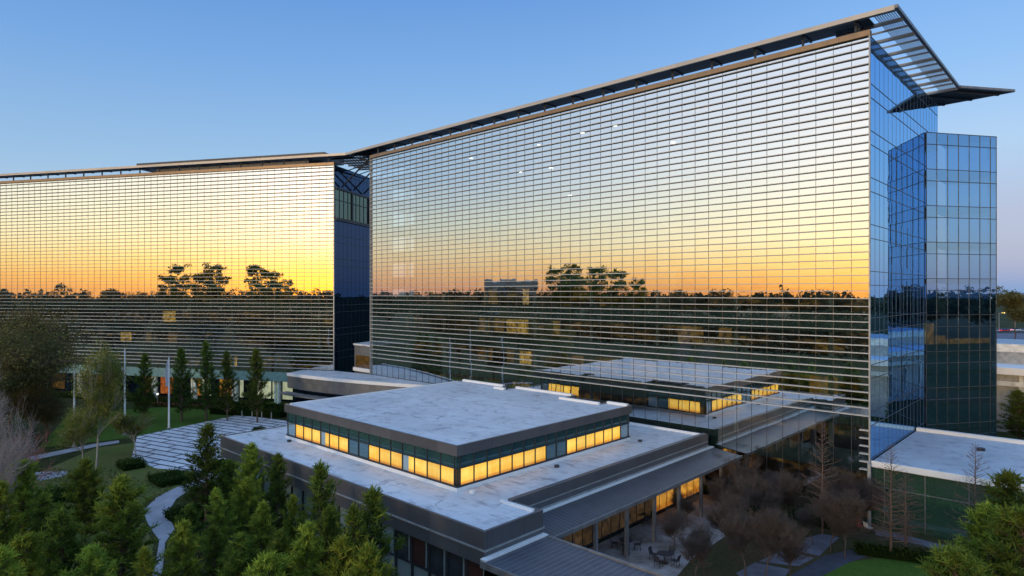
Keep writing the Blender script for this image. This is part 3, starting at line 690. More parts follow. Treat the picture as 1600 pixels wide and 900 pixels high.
for x in (-26, -20, -14):
    for y in (28.2, 32.4):
        m = MB(); m.box(x-.13, x+.13, y-.13, y+.13, 0, 3.75); m.build('canopy_post', MT['steelG'], PV)
# clerestory block
um = MB(); up = [(x0, y0), (x1, y0), (x1, y1), (-38.6, y1), (-38.6, y1-1.2), (-44, y1-1.2), (-44, y1+1.2), (-52.6, y1+1.2), (-52.6, y1-.6), (-54.5, y1-.6), (-54.5, y1+1.2), (x0, y1+1.2)]
um.prism(up, Z2-.55, Z2); um.build('upper_roof', MT['roof'], PV)
def ring(name, z0, z1, off, th, mat):
    m = MB(); n_ = len(up)
    for i in range(n_):
        a, b = up[i], up[(i+1) % n_]; p, q = up[i-1], up[(i+2) % n_]
        dx, dy = b[0]-a[0], b[1]-a[1]; l_ = math.hypot(dx, dy); d_ = (dx/l_, dy/l_)
        def convex(o, c, e): return (c[0]-o[0])*(e[1]-c[1])-(c[1]-o[1])*(e[0]-c[0]) > 0
        s0 = off if convex(p, a, b) else -(off+th); s1 = (off+th) if convex(a, b, q) else -(off)
        if off < 0 and th <= -off: s0 = off; s1 = off+th
        beam(m, (a[0]-d_[0]*s0, a[1]-d_[1]*s0), (b[0]+d_[0]*s1, b[1]+d_[1]*s1), z0, z1, off, th)
    return m.build(name, mat, PV)
ring('upper_fascia', 8.38, 9.17, .004, .20, MT['panel'])
m = MB()
for i in range(6, len(up)):
    a, b = up[i], up[(i+1) % len(up)]
    if abs(a[1]-b[1]) < .01: m.box(min(a[0], b[0])+.1, max(a[0], b[0])-.1, a[1]-.35, a[1]-.01, Z2+.002, Z2+.24)
m.box(-38.5, x1-.05, y1-.34, y1-.01, Z2+.002, Z2+.24); m.box(-44+.1, -38.7, y1-1.55, y1-1.21, Z2+.002, Z2+.24)
m.box(x0+.02, x0+.3, y0+.3, y1, Z2+.002, Z2+.12)
m.build('roof_curb', MT['white'], PV)
m = MB(); m.box(x0+.1, x1-.1, y0+.1, y1-.1, Z1, 8.5); m.build('clerestory_core', MT['steel'], PV)
m = MB()
m.box(x0-.12, x1+.12, y0-.12, y0+.05, Z1, 5.98); m.box(x1-.05, x1+.12, y0+.05, y1, Z1, 5.98); m.box(x0-.12, x1, y1, y1+.12, Z1, 5.98); m.build('base_curb', MT['white'], PV)
def face(fix, a0, a1, n_, axis, sgn, kinds):
    st = (a1-a0-.5)/n_
    sp = MB(); fr = MB()
    for i in range(n_+1):
        u = a0+.25+i*st
        for z0_, z1_ in ((6.0, 8.38),):
            if axis == 0: fr.box(u-.04, u+.04, min(fix, fix+sgn*.1), max(fix, fix+sgn*.1), z0_, z1_)
            else: fr.box(min(fix, fix+sgn*.1), max(fix, fix+sgn*.1), u-.04, u+.04, z0_, z1_)
    if axis == 0:
        fr.box(a0, a1, min(fix, fix+sgn*.08), max(fix, fix+sgn*.08), 7.36, 7.44); fr.box(a0, a1, min(fix, fix+sgn*.12), max(fix, fix+sgn*.12), 5.985, 6.12)
        sp.box(a0+.02, a1-.02, min(fix, fix+sgn*.03), max(fix, fix+sgn*.03), 7.45, 8.37)
    else:
        fr.box(min(fix, fix+sgn*.08), max(fix, fix+sgn*.08), a0, a1, 7.36, 7.44); fr.box(min(fix, fix+sgn*.12), max(fix, fix+sgn*.12), a0, a1, 5.985, 6.12)
        sp.box(min(fix, fix+sgn*.03), max(fix, fix+sgn*.03), a0+.02, a1-.02, 7.45, 8.37)
    fr.build('clerestory_frame', MT['steel'], PV); sp.build('spandrel', MT['tealP'], PV)
    for i, k in enumerate(kinds):
        u0, u1 = a0+.25+i*st+.05, a0+.25+(i+1)*st-.05
        mt = {'L': MT['litY'], 'D': MT['tealP'], 'P': MT['glassPale'], 'H': MT['litY']}[k]
        m = MB()
        def bx(a, b, nm, mat):
            m = MB()
            if axis == 0: m.box(a, b, min(fix, fix+sgn*.03), max(fix, fix+sgn*.03), 6.13, 7.35)
            else: m.box(min(fix, fix+sgn*.03), max(fix, fix+sgn*.03), a, b, 6.13, 7.35)
            return m.build(nm, mat, PV)
        if k == 'H': bx(u0, u0+(u1-u0)*.5, 'window', MT['glassPale']); bx(u0+(u1-u0)*.5, u1, 'window_blind', mt)
        else: bx(u0, u1, 'window', mt)
face(y0, x0, x1, 16, 0, -1, 'PLLLHLLDDLLLHLLL'[:16])
face(x1, y0, y1, 16, 1, 1, 'LLLLLLLDDLLLLLLP')
face(y1, -44, -36.3, 5, 0, 1, 'LLLDP'[::-1])
face(y1, x0, -54.5, 5, 0, 1, 'PLLLL')
# roof clutter and lightning rods
for px_, py_ in ((738, 770), (700, 758), (712, 762), (452, 690), (1000, 690), (870, 730), (600, 730)):
    x, y = at(px_, py_, Z1); m = MB(); m.bar((x, y, Z1), (x, y, Z1+.18), .22, 10); m.build('roof_drain', MT['steel'] if px_ != 738 else MT['white'], PV)

# entrance link building in front of the recess
EN = empty('entrance_building', 'curved white-roofed entrance link behind the pavilion, at the foot of the recess', 'entrance building', (0, 0, 0))
fr_ = [(-103.6, 54.2), (-98, 54.7), (-92, 55.8), (-86, 57.3), (-80, 59.2), (-74.5, 61.2)]
back = [(-74.5, 63.6), (-93, 63.6), (-101.8, 62.2), (-107.5, 59.1), (-105.6, 55.6)]
m = MB(); m.prism(fr_+back, 6.2, 6.6); m.build('roof', MT['roof'], EN)
m = MB()
for i in range(len(fr_)-1): beam(m, fr_[i], fr_[i+1], 6.35, 6.85, .01, .3)
m.build('white_edge', MT['white'], EN)
m = MB()
for i in range(len(fr_)-1): beam(m, fr_[i], fr_[i+1], 4.3, 6.34, .01, .16)
beam(m, (-105.6, 55.6), fr_[0], 4.3, 6.34, .01, .16)
m.build('fascia', MT['panelL'], EN)
m = MB()
for i in range(len(fr_)-1):
    a, b = fr_[i], fr_[i+1]; beam(m, a, b, 3.4, 3.7, .2, 1.6)
m.build('lower_canopy', MT['steelG'], EN)
m = MB()
for i in range(len(fr_)-1): beam(m, fr_[i], fr_[i+1], 0, 4.3, -.9, .1)
m.build('glass_wall', MT['glassRecess'], EN)

# ------------------------------------------------------------------ far buildings
FB = empty('parking_building', 'white low concrete building beyond the blue tower at the right edge', 'distant building', (0, 0, 0))
m = MB(); m.box(-30, 70, 118, 152, 8.6, 9.6); m.build('roof', MT['white'], FB)
m = MB(); m.box(-29, 69, 119, 151, 0, 8.6); m.build('wall', MT['concrete'], FB)
m = MB(); x = -28
while x < 68: m.box(x, x+.5, 118.6, 119, 0, 8.6); x += 4.4
m.box(-30, 70, 118.3, 118.9, 6.9, 7.6); m.build('wall_ribs', plain('pale_concrete', (.6, .58, .52), .8), FB)
m = MB(); m.box(-20, 60, 126, 146, 9.6, 12.2); m.build('roof_deck', plain('grey_roof_deck', (.35, .38, .40), .7), FB)
m = MB(); m.box(-21, 61, 125, 126, 11.4, 12.6); m.build('roof_parapet', plain('cream_parapet', (.72, .68, .58), .7), FB)
def far_box(label, lat, fwd, wx, wy, h, rz, mat):
    x, y = W(lat, fwd); e = empty('distant_building', label, 'distant building', (x, y, 0), rz)
    m = MB(); m.box(-wx/2, wx/2, -wy/2, wy/2, 0, h); m.build('wall', mat, e)
    m = MB(); m.box(-wx/2-.3, wx/2+.3, -wy/2-.3, wy/2+.3, h, h+.8); m.build('roof', MT['white'], e)
    m = MB()
    for f in range(1, int(h/4)):
        m.box(-wx/2-.05, wx/2+.05, -wy/2-.05, wy/2+.05, f*4-2.2, f*4-.6)
    m.build('window_band', MT['glassRecess'], e)
    return e
# seen only in the mirror glass: an office block beyond the left edge of the photo
def mirR(px, b):                                  # where the ray through px goes after the right facade
    t = (px-800)/F; s = (32-57.5*t)/(.7286+.685*t); lat, k = 32-.7286*s, 57.5+.685*s
    dn = -t*.685-.7286; r = (t-2*dn*-.685, 1-2*dn*-.7286); return (lat+r[0]*b, k+r[1]*b), k+b
def mirL(px, b):
    t = (px-800)/F; s = XL(px); lat, k = -32-.967*s, 115.8+.2548*s
    dn = -t*.2548-.967; r = (t-2*dn*-.2548, 1-2*dn*-.967); return (lat+r[0]*b, k+r[1]*b), k+b
(pl, kt) = mirR(798, 430)
far_box('grey office block mirrored at the horizon in the right facade', pl[0], pl[1], 40, 26, topz(440, kt), R(20), MT['panelL'])

# ------------------------------------------------------------------ vegetation builders
def pine_mesh(h, spread, nbr, seed, dense=1.0):
    """young pine: whorled up-swept branches ending in brushes of needles"""
    r = np.random.default_rng(seed); S = []; C = []; Dr = []; T = []
    lean = r.normal(size=2)*.02*h
    def tp(z): return np.array([lean[0]*(z/h)**2, lean[1]*(z/h)**2, z])
    for i in range(8): S.append((tp(h*i/8), tp(h*(i+1)/8), .016*h*(1-i/8.5)+.01, .016*h*(1-(i+1)/8.5)+.01))
    for i in range(nbr):
        u = (i+.5)/nbr; z = h*(.10+.88*u**.9); az = i*2.4+r.normal()*.3
        prof = (1-u)**.75*(.55+.45*min(1, u*5)); L = spread*prof*(.40+1.0*r.random())+.18
        up = .25+.75*u+r.normal()*.12; base = tp(z); dirh = np.array([math.cos(az), math.sin(az), up]); dirh /= np.linalg.norm(dirh)
        tip = base+dirh*L+np.array([0, 0, .12*L]); S.append((base, tip, .012*h*(.3+.4*(1-u)), .008))
        nt_ = max(3, int(L*5*dense))
        for k in range(nt_):
            f = .22+.78*(k+r.random())/nt_; p = base+(tip-base)*f
            side = r.normal(size=3)*.5; side[2] = abs(side[2])*.6
            q = p+side*L*.22*(1.15-f); d = dirh*.6+side*.6+np.array([0, 0, .65]); d /= np.linalg.norm(d)
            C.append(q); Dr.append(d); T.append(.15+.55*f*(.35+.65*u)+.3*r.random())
    for k in range(int(6*dense)+3):
        C.append(tp(h*(.93+.07*r.random()))); Dr.append(np.array([0, 0, 1.])); T.append(.95)
    C = np.array(C); Dr = np.array(Dr); T = np.array(T); nn = 13; n = len(C)
    a = rng.normal(size=(n, nn, 3))*.62+Dr[:, None, :]*.85; a /= np.linalg.norm(a, axis=2, keepdims=True)
    ln = .22+.22*rng.random((n, nn, 1)); 
    c0 = C[:, None, :]+Dr[:, None, :]*(rng.random((n, nn, 1))*.28-.1); tipn = c0+a*ln
    sd = np.cross(a, rng.normal(size=(n, nn, 3))); sd /= np.linalg.norm(sd, axis=2, keepdims=True); wd = .022
    V = np.stack([c0-sd*wd, c0+sd*wd, tipn+sd*wd*.6, tipn-sd*wd*.6], 2).reshape(-1, 3); Fc = np.arange(n*nn*4).reshape(-1, 4)
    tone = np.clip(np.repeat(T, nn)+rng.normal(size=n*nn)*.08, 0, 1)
    return segs_mesh(S), (V, Fc, tone)
def make_tree(name, label, cat, trunk, crown, tm, cm, group=None):
    e = empty(name, label, cat, (0, 0, 0), 0, group)
    np_mesh('trunk', trunk[0], trunk[1], tm, e)
    if crown is not None: np_mesh('crown', crown[0], crown[1], cm, e, crown[2])
    return e
def branchy(seed, h, levels, trunk_frac=.25, spread=.55, nchild=4, r0=.03, grow=.68, up=.25, tips=None, wig=.15):
    r = np.random.default_rng(seed); S = []
    def go(p, d, L, rad, lev):
        q = p; n = 3 if lev < 3 else 2
        for i in range(n):
            d = d+r.normal(size=3)*wig*.6; d[2] += up*.10; d /= np.linalg.norm(d); q2 = q+d*L/n
            S.append((q, q2, rad*(1-.25*i/n), rad*(1-.25*(i+1)/n))); 
            if lev < levels and i >= (1 if lev == 0 else 0):
                for k in range(nchild//(1 if i == n-1 else 2)):
                    az = r.random()*6.283; side = np.array([math.cos(az), math.sin(az), 0]); nd = d*(1-spread*.7)+side*spread+np.array([0, 0, up*.3]); nd += r.normal(size=3)*.15; nd /= np.linalg.norm(nd)
                    go(q2, nd, L*grow*(.7+.5*r.random()), max(rad*.5, .0045), lev+1)
            q = q2
        if tips is not None and lev >= levels-1: tips.append(q)
    go(np.zeros(3), np.array([0, 0, 1.]), h*trunk_frac*1.3, r0*h, 0)
    A = np.array([s[1][2] for s in S]).max(); k = h/A
    return [(a*k, b*k, ra, rb) for a, b, ra, rb in S], ([t*k for t in tips] if tips is not None else None)
def cypress(seed, h, spread):
    r = np.random.default_rng(seed); S = []
    for i in range(10): S.append((np.array([0, 0, h*i/10]), np.array([r.normal()*.02, r.normal()*.02, h*(i+1)/10]), .016*h*(1-i/10.5), .016*h*(1-(i+1)/10.5)))
    n = 95
    for i in range(n):
        u = i/n; z = h*(.14+.84*u); az = i*2.4+r.normal()*.4; L = spread*(1-u)**.8*(.6+.6*r.random())+.15
        d = np.array([math.cos(az), math.sin(az), .18+.35*u]); p = np.array([0, 0, z]); tip = p+d*L; S.append((p, tip, .030*(1-u)+.012, .007))
        for k in range(int(3+L*3.5)):
            f = .2+.8*r.random(); q = p+(tip-p)*f; e_ = r.normal(size=3)*.4+d*.5; e_ /= np.linalg.norm(e_); S.append((q, q+e_*(.15+.35*L*.4), .010, .005))
    return S
def crown_leaves(tips, per, rad, size, seed, flat=0.3):
    r = np.random.default_rng(seed); T = np.array(tips); n = len(T)
    C = np.repeat(T, per, 0)+r.normal(size=(n*per, 3))*rad*np.array([1, 1, .6]); 
    V, Fc = leaf_quads(C, size, flat); clump = np.repeat(r.random(n), per)
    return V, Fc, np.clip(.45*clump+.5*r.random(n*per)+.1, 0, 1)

# --- young pines in the foreground
protoP = []
for i, (sp, nb, dn) in enumerate(((.27, 85, 1.3), (.23, 80, 1.3), (.32, 85, 1.3), (.20, 70, 1.2))):
    tr, cr = pine_mesh(8.0, 8*sp, nb, 20+i, dn); protoP.append((tr, cr))
PINES = {}
def pine(px, ytop, k, variant, label, dark=False, wide=1.0, group='young pines around the pavilion'):
    h = topz(ytop, k); s = h/8.0; x, y = atk(px, k); key = (variant, dark)
    if key not in PINES:
        tr, cr = protoP[variant]
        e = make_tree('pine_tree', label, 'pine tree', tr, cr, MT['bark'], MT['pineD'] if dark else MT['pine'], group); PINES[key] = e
    else: e = copy_tree(PINES[key], label=label, group=group)
    e.location = (x, y, 0); e.rotation_euler = (0, 0, random.random()*6.28); e.scale = (s*wide, s*wide, s); return e
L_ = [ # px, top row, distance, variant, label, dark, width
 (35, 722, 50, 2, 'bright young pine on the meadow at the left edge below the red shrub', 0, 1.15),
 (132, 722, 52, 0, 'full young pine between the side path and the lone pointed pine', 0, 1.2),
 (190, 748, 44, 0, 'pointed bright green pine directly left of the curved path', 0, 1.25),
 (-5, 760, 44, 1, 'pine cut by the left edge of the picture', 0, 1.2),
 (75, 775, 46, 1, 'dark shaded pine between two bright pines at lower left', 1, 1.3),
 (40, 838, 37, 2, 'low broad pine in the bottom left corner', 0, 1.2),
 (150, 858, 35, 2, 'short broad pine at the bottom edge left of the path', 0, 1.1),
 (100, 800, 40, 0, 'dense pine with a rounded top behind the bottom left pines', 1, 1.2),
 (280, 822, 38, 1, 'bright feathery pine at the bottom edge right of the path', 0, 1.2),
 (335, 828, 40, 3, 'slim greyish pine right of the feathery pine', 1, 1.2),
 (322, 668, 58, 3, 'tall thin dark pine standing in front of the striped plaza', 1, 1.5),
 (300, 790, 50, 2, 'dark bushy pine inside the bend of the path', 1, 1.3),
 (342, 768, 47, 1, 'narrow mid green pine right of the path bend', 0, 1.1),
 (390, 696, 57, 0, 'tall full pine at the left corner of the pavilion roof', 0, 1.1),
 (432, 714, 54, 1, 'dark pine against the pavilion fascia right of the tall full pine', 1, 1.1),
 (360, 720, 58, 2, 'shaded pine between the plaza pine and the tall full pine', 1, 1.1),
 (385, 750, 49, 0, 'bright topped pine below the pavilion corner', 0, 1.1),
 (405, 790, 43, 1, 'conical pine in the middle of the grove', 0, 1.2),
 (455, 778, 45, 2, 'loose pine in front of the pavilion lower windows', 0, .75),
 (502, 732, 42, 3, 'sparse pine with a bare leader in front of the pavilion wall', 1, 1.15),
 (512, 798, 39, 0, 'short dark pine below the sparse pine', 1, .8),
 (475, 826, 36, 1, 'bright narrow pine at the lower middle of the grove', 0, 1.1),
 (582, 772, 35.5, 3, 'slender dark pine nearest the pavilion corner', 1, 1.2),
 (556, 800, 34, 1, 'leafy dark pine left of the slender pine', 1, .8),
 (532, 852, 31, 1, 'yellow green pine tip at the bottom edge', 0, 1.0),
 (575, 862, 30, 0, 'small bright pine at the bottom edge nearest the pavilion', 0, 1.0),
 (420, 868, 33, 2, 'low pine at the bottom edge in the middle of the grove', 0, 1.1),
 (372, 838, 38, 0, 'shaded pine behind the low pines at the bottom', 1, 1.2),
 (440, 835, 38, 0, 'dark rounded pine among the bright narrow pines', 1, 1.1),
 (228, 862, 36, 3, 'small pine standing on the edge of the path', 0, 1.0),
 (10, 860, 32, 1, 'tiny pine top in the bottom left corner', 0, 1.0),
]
for a in L_: pine(*a[:5], bool(a[5]), a[6])
for a in [(1546, 792, 39, 0, 'full mid green pine at the bottom right in front of the low building', 0, 1.2),
          (1578, 742, 41, 1, 'dark pine behind the bright pine at the right edge', 1, 1.5),
          (1500, 862, 30, 2, 'low dark pine at the bottom edge beside the lawn', 1, 1.2),
          (1605, 800, 34, 2, 'pine cut by the right edge of the picture', 1, 1.3)]:
    pine(*a[:5], bool(a[5]), a[6], group='pines at the lower right')
for a in [(225, 556, 101, 3, 'small conifer left of the white flag by the left wing', 1, 1.0), (284, 548, 103, 3, 'slim conifer just right of the white flag', 1, 1.0), (322, 538, 104, 3, 'tallest conifer in front of the left wing', 1, .95),
          (355, 552, 104, 1, 'conifer right of the tallest one in front of the left wing', 1, .8), (402, 548, 102, 1, 'conifer nearest the entrance building', 1, .85)]:
    pine(*a[:5], bool(a[5]), a[6], group='conifers in front of the left wing')
pine(1594, 612, 88, 1, 'dark conifer behind the low pale roof at the right edge', True, 1.9, 'conifers beyond the low roof')
pine(1620, 640, 86, 0, 'conifer cut by the right edge beyond the low roof', True, 1.6, 'conifers beyond the low roof')

# --- tall round-headed pines mirrored at the horizon
def tall_pine(seed):
    r = np.random.default_rng(seed); S = []; T = []
    for i in range(8): S.append((np.array([0, 0, 4.*i]), np.array([0, 0, 4.*i+4]), .30-.03*i, .27-.03*i))
    for i in range(46):
        u = r.random(); z = 20+11.5*u; az = i*2.4; prof = math.sqrt(max(.05, 1-((u-.52)/.6)**2)); L = 4.6*prof*(.55+.5*r.random())
        d = np.array([math.cos(az), math.sin(az), .15+.4*u]); p = np.array([0, 0, z-1]); q = p+d*L; S.append((p, q, .09, .03))
        for k in range(3): T.append(p+(q-p)*(.55+.5*r.random())+r.normal(size=3)*.35)
    for i in range(7):
        z = 9+r.random()*10; az = r.random()*6.3; S.append((np.array([0, 0, z]), np.array([math.cos(az)*2, math.sin(az)*2, z+.6]), .06, .03))
    return segs_mesh(S), crown_leaves(T, 30, .55, .34, seed, .2)
TPs = []
for i, (px, b, yt) in enumerate(((280, 104, 414), (336, 104, 411), (402, 104, 415), (425, 112, 424), (447, 120, 437), (316, 112, 428), (262, 116, 432))):
    lab = ['tall round topped pine mirrored leftmost in the left wing', 'tall pine mirrored second from left in the left wing', 'broad tall pine mirrored third from left in the left wing', 'lower pine mirrored beside the broad one', 'small pine mirrored near the recess', 'small pine mirrored between the two tall ones', 'small pine mirrored left of the tall pines'][i]
    (pl, kt) = mirL(px, b); x, y = W(*pl); h = topz(yt, kt)
    if i < 3: tr, cr = tall_pine(90+i); e = make_tree('tall_pine', lab, 'tall pine', tr, cr, MT['bark'], MT['pineD'], 'tall pines mirrored in the facades'); TPs.append(e)
    else: e = copy_tree(TPs[i % 3], label=lab, group='tall pines mirrored in the facades')
    e.location = (x, y, 0); e.rotation_euler = (0, 0, i*1.7); e.scale = (h/32,)*3

# --- left side trees
tips = []; S, tips = branchy(5, 17, 4, .22, .62, 4, .016, .66, .25, [], .2)
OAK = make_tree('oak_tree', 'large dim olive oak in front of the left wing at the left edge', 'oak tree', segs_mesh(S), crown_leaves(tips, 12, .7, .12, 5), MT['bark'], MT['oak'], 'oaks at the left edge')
x, y = atk(52, 96); OAK.location = (x, y, 0); OAK.scale = (1.0, 1.0, topz(472, 96)/17)
for px, yt, k, sc_, lab in ((-25, 500, 80, 1.0, 'olive oak cut by the left edge behind the white twigs'), (20, 560, 88, .9, 'dim lower oak in front of the large olive oak'), (72, 610, 88, .5, 'shaded oak left of the left flagpole')):
    e = copy_tree(OAK, loc=(*atk(px, k), 0), rz=px*.3, scale=(sc_, sc_, topz(yt, k)/17), label=lab, group='oaks at the left edge')
tips = []; S, tips = branchy(11, 13, 4, .30, .45, 4, .014, .62, .5, [], .16)
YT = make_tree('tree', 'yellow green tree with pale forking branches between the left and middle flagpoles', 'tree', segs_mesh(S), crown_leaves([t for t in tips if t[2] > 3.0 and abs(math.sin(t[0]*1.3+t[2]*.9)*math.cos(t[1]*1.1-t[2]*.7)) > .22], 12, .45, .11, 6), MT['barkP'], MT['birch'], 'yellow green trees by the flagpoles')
YT.location = (*atk(150, 74), 0); YT.scale = (.60, .60, topz(534, 74)/13)
copy_tree(YT, loc=(*atk(212, 82), 0), rz=2, scale=(.5, .5, topz(636, 84)/13), label='low yellow green tree at the foot of the middle flagpole', group='yellow green trees by the flagpoles')
copy_tree(YT, loc=(*atk(130, 75), 0), rz=4, scale=(.6, .6, topz(628, 75)/13), label='small yellow green tree beside the left flagpole', group='yellow green trees by the flagpoles')
# bare trees
def bare(name, lab, seed, h, mat, lv=4, **k):
    S, _ = branchy(seed, h, lv, **k); return make_tree(name, lab, 'bare tree', segs_mesh(S), None, mat, None)
WT = bare('bare_tree', 'whitish bare tree with twisted twigs at the left edge', 31, 11, MT['twigW'], 4, trunk_frac=.2, spread=.65, nchild=4, r0=.010, grow=.66, up=.2, wig=.25)
WT['group'] = 'bare trees at the left edge'; WT.location = (*atk(0, 50), 0); WT.scale = (.42, .42, topz(553, 50)/11)
copy_tree(WT, loc=(*atk(15, 47), 0), rz=2.2, scale=(.38, .38, topz(628, 47)/11), label='shorter whitish bare tree in front of the twisted one', group='bare trees at the left edge')
RT = bare('bare_tree', 'reddish bare shrub beside the footpath at the left edge', 35, 5, MT['twigR'], 3, trunk_frac=.2, spread=.6, nchild=5, r0=.010, grow=.66, up=.2, wig=.25)
RT['group'] = 'bare trees at the left edge'; RT.location = (*atk(35, 58), 0); RT.scale = (.9, .9, topz(670, 58)/5)
copy_tree(RT, loc=(*atk(8, 55), 0), rz=2.2, scale=(.9, .9, topz(700, 55)/5), label='reddish bare shrub cut by the left edge', group='bare trees at the left edge')
# courtyard bare trees
BT = [bare('bare_tree', 'bare brown courtyard tree', 40+i, 6, MT['twig'], 5, trunk_frac=.26, spread=.50, nchild=4, r0=.013, grow=.68, up=.50, wig=.16) for i in range(3)]
spots = [(1120, 790, 'in the second row from the canopy'), (1215, 850, 'above the grey slabs'), (1290, 790, 'right of the cypress'), (1270, 830, 'above the terrace'), (1205, 770, 'close to the mirrored glass'), (1320, 850, 'by the terrace hedge'), (1195, 885, 'on the pale slabs'), (1055, 838, 'nearest the canopy posts'), (1075, 800, 'behind the first one by the canopy'), (1100, 868, 'low in the middle of the gravel edge'), (1140, 840, 'left of the stepping slabs'), (1165, 880, 'at the bottom edge left of the slabs'),
 (1150, 770, 'near the canopy end'), (1180, 812, 'in the middle of the bed'), (1190, 750, 'at the back by the canopy tip'), (1240, 800, 'between the slabs and the glass'), (1255, 762, 'against the dark glass under the cypress'),
 (1310, 815, 'behind the red chair'), (1330, 780, 'at the foot of the glass corner'), (1235, 880, 'at the bottom edge by the terrace'), (1085, 890, 'at the bottom edge by the gravel'), (1345, 805, 'nearest the corner column'), (1298, 840, 'on the terrace corner'), (1170, 795, 'left of the middle of the bed'), (1130, 758, 'beside the last canopy posts')]
for i, (px, yb, lab) in enumerate(spots):
    yb2 = yb+22; k = CAMZ*F/(yb2-457); x, y = atk(px, k)
    if y > 61.5: y = 61.5
    lab = 'bare brown courtyard tree '+lab
    if i < 3: e = BT[i]; e['label'] = lab
    else: e = copy_tree(BT[i % 3], label=lab)
    e['group'] = 'bare trees in the courtyard'; s_ = (.45+.2*rr.random()) if px < 1115 else .55+.42*rr.random(); e.location = (x, y, 0); e.rotation_euler = (0, 0, rr.random()*6); e.scale = (s_*.95, s_*.95, s_)
CY = make_tree('bald_cypress', 'leafless conical cypress in front of the glass corner right of the office', 'cypress', segs_mesh(cypress(61, 9, 2.4)), None, MT['twigC'], None, 'leafless cypresses')
def cyp(e, px, yt, k): e.location = (*atk(px, k), 0); e.scale = (.85, .85, topz(yt, k)/9)
cyp(CY, 1392, 692, 50)
for px, yt, k, lab in ((1285, 655, 55, 'leafless cypress in front of the louvered office facade'), (1524, 690, 46, 'leafless cypress in front of the pale low roof'), (1415, 735, 51, 'smaller leafless cypress beside the glass corner cypress')):
    cyp(copy_tree(CY, rz=px, label=lab, group='leafless cypresses'), px, yt, k)

# --- hedges, bushes
def leafy_box(name, lab, cat, x0, x1, y0, y1, h, n, size, mat, group=None, rz=0, loc=(0, 0)):
    e = empty(name, lab, cat, (loc[0], loc[1], 0), rz, group)
    C = np.stack([rng.uniform(x0, x1, n), rng.uniform(y0, y1, n), h*np.sqrt(rng.random(n))*(.75+.25*np.sin(rng.uniform(x0, x1, n)*2))], 1)
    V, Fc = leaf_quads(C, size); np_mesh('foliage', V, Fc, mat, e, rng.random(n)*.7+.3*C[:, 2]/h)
    m = MB(); m.box(x0+.2, x1-.2, y0+.2, y1-.2, 0, h*.6); m.build('inner_mass', MT['hedge'], e); return e
ax, ay = at(215, 640); bx_, by_ = at(450, 636)
ang = math.atan2(-.4768, -.879)
def Lw(s, off): return (-102.6-.879*s+.4768*off, 62.5-.4768*s-.879*off)
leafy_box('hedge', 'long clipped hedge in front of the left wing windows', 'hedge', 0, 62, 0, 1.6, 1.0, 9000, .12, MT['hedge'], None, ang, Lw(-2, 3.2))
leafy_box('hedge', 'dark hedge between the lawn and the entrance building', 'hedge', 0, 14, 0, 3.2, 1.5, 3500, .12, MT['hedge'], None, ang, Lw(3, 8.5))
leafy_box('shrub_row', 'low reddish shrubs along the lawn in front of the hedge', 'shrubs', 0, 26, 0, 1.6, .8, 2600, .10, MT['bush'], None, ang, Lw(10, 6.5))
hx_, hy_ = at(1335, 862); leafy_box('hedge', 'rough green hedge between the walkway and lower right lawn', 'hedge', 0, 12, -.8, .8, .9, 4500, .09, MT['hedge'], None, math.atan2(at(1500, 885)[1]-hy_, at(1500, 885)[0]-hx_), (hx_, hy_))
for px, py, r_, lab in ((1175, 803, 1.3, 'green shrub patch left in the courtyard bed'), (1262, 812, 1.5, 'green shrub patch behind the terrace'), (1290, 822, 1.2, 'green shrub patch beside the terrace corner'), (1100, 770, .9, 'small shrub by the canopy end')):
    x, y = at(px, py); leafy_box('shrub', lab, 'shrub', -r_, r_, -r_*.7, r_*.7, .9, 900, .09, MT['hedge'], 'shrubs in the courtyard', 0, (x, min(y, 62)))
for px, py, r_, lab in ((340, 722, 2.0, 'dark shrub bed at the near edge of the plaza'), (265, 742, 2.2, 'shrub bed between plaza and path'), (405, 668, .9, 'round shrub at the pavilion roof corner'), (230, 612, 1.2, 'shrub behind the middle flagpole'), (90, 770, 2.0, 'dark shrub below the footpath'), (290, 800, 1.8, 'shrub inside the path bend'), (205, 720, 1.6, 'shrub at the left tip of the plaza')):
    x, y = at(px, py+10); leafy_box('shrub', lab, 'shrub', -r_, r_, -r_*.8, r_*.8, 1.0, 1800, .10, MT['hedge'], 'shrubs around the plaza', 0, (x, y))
# ground cover: tufts of rough grass and fallen leaves under the trees
n = 26000; pxs = rng.uniform(-60, 640, n); ks = rng.uniform(30, 75, n); lat = (pxs-800)/F*ks
X = RX*lat+FX*ks; Y = RY*lat+FY*ks; ok = (Y < 27.5) | (X < -67.5)
path_c = np.array(P((305, 745), (262, 785), (243, 802), (258, 840), (248, 880), (244, 905)))
for i in range(len(path_c)-1):
    for t in np.linspace(0, 1, 12):
        c_ = path_c[i]*(1-t)+path_c[i+1]*t; ok &= ((X-c_[0])**2+(Y-c_[1])**2) > 1.3**2
cx_, cy_ = at(340, 700); ok &= ~((((X-cx_)/20)**2+((Y-cy_)/13)**2) < 1)
C = np.stack([X[ok], Y[ok], .08+.10*rng.random(ok.sum())], 1); V, Fc = leaf_quads(C, .16, 0, .3)
o = np_mesh('undergrowth', V, Fc, MT['oak'], None, rng.random(len(C))); o['kind'] = 'stuff'; o['label'] = 'rough grass and low undergrowth among the pines'

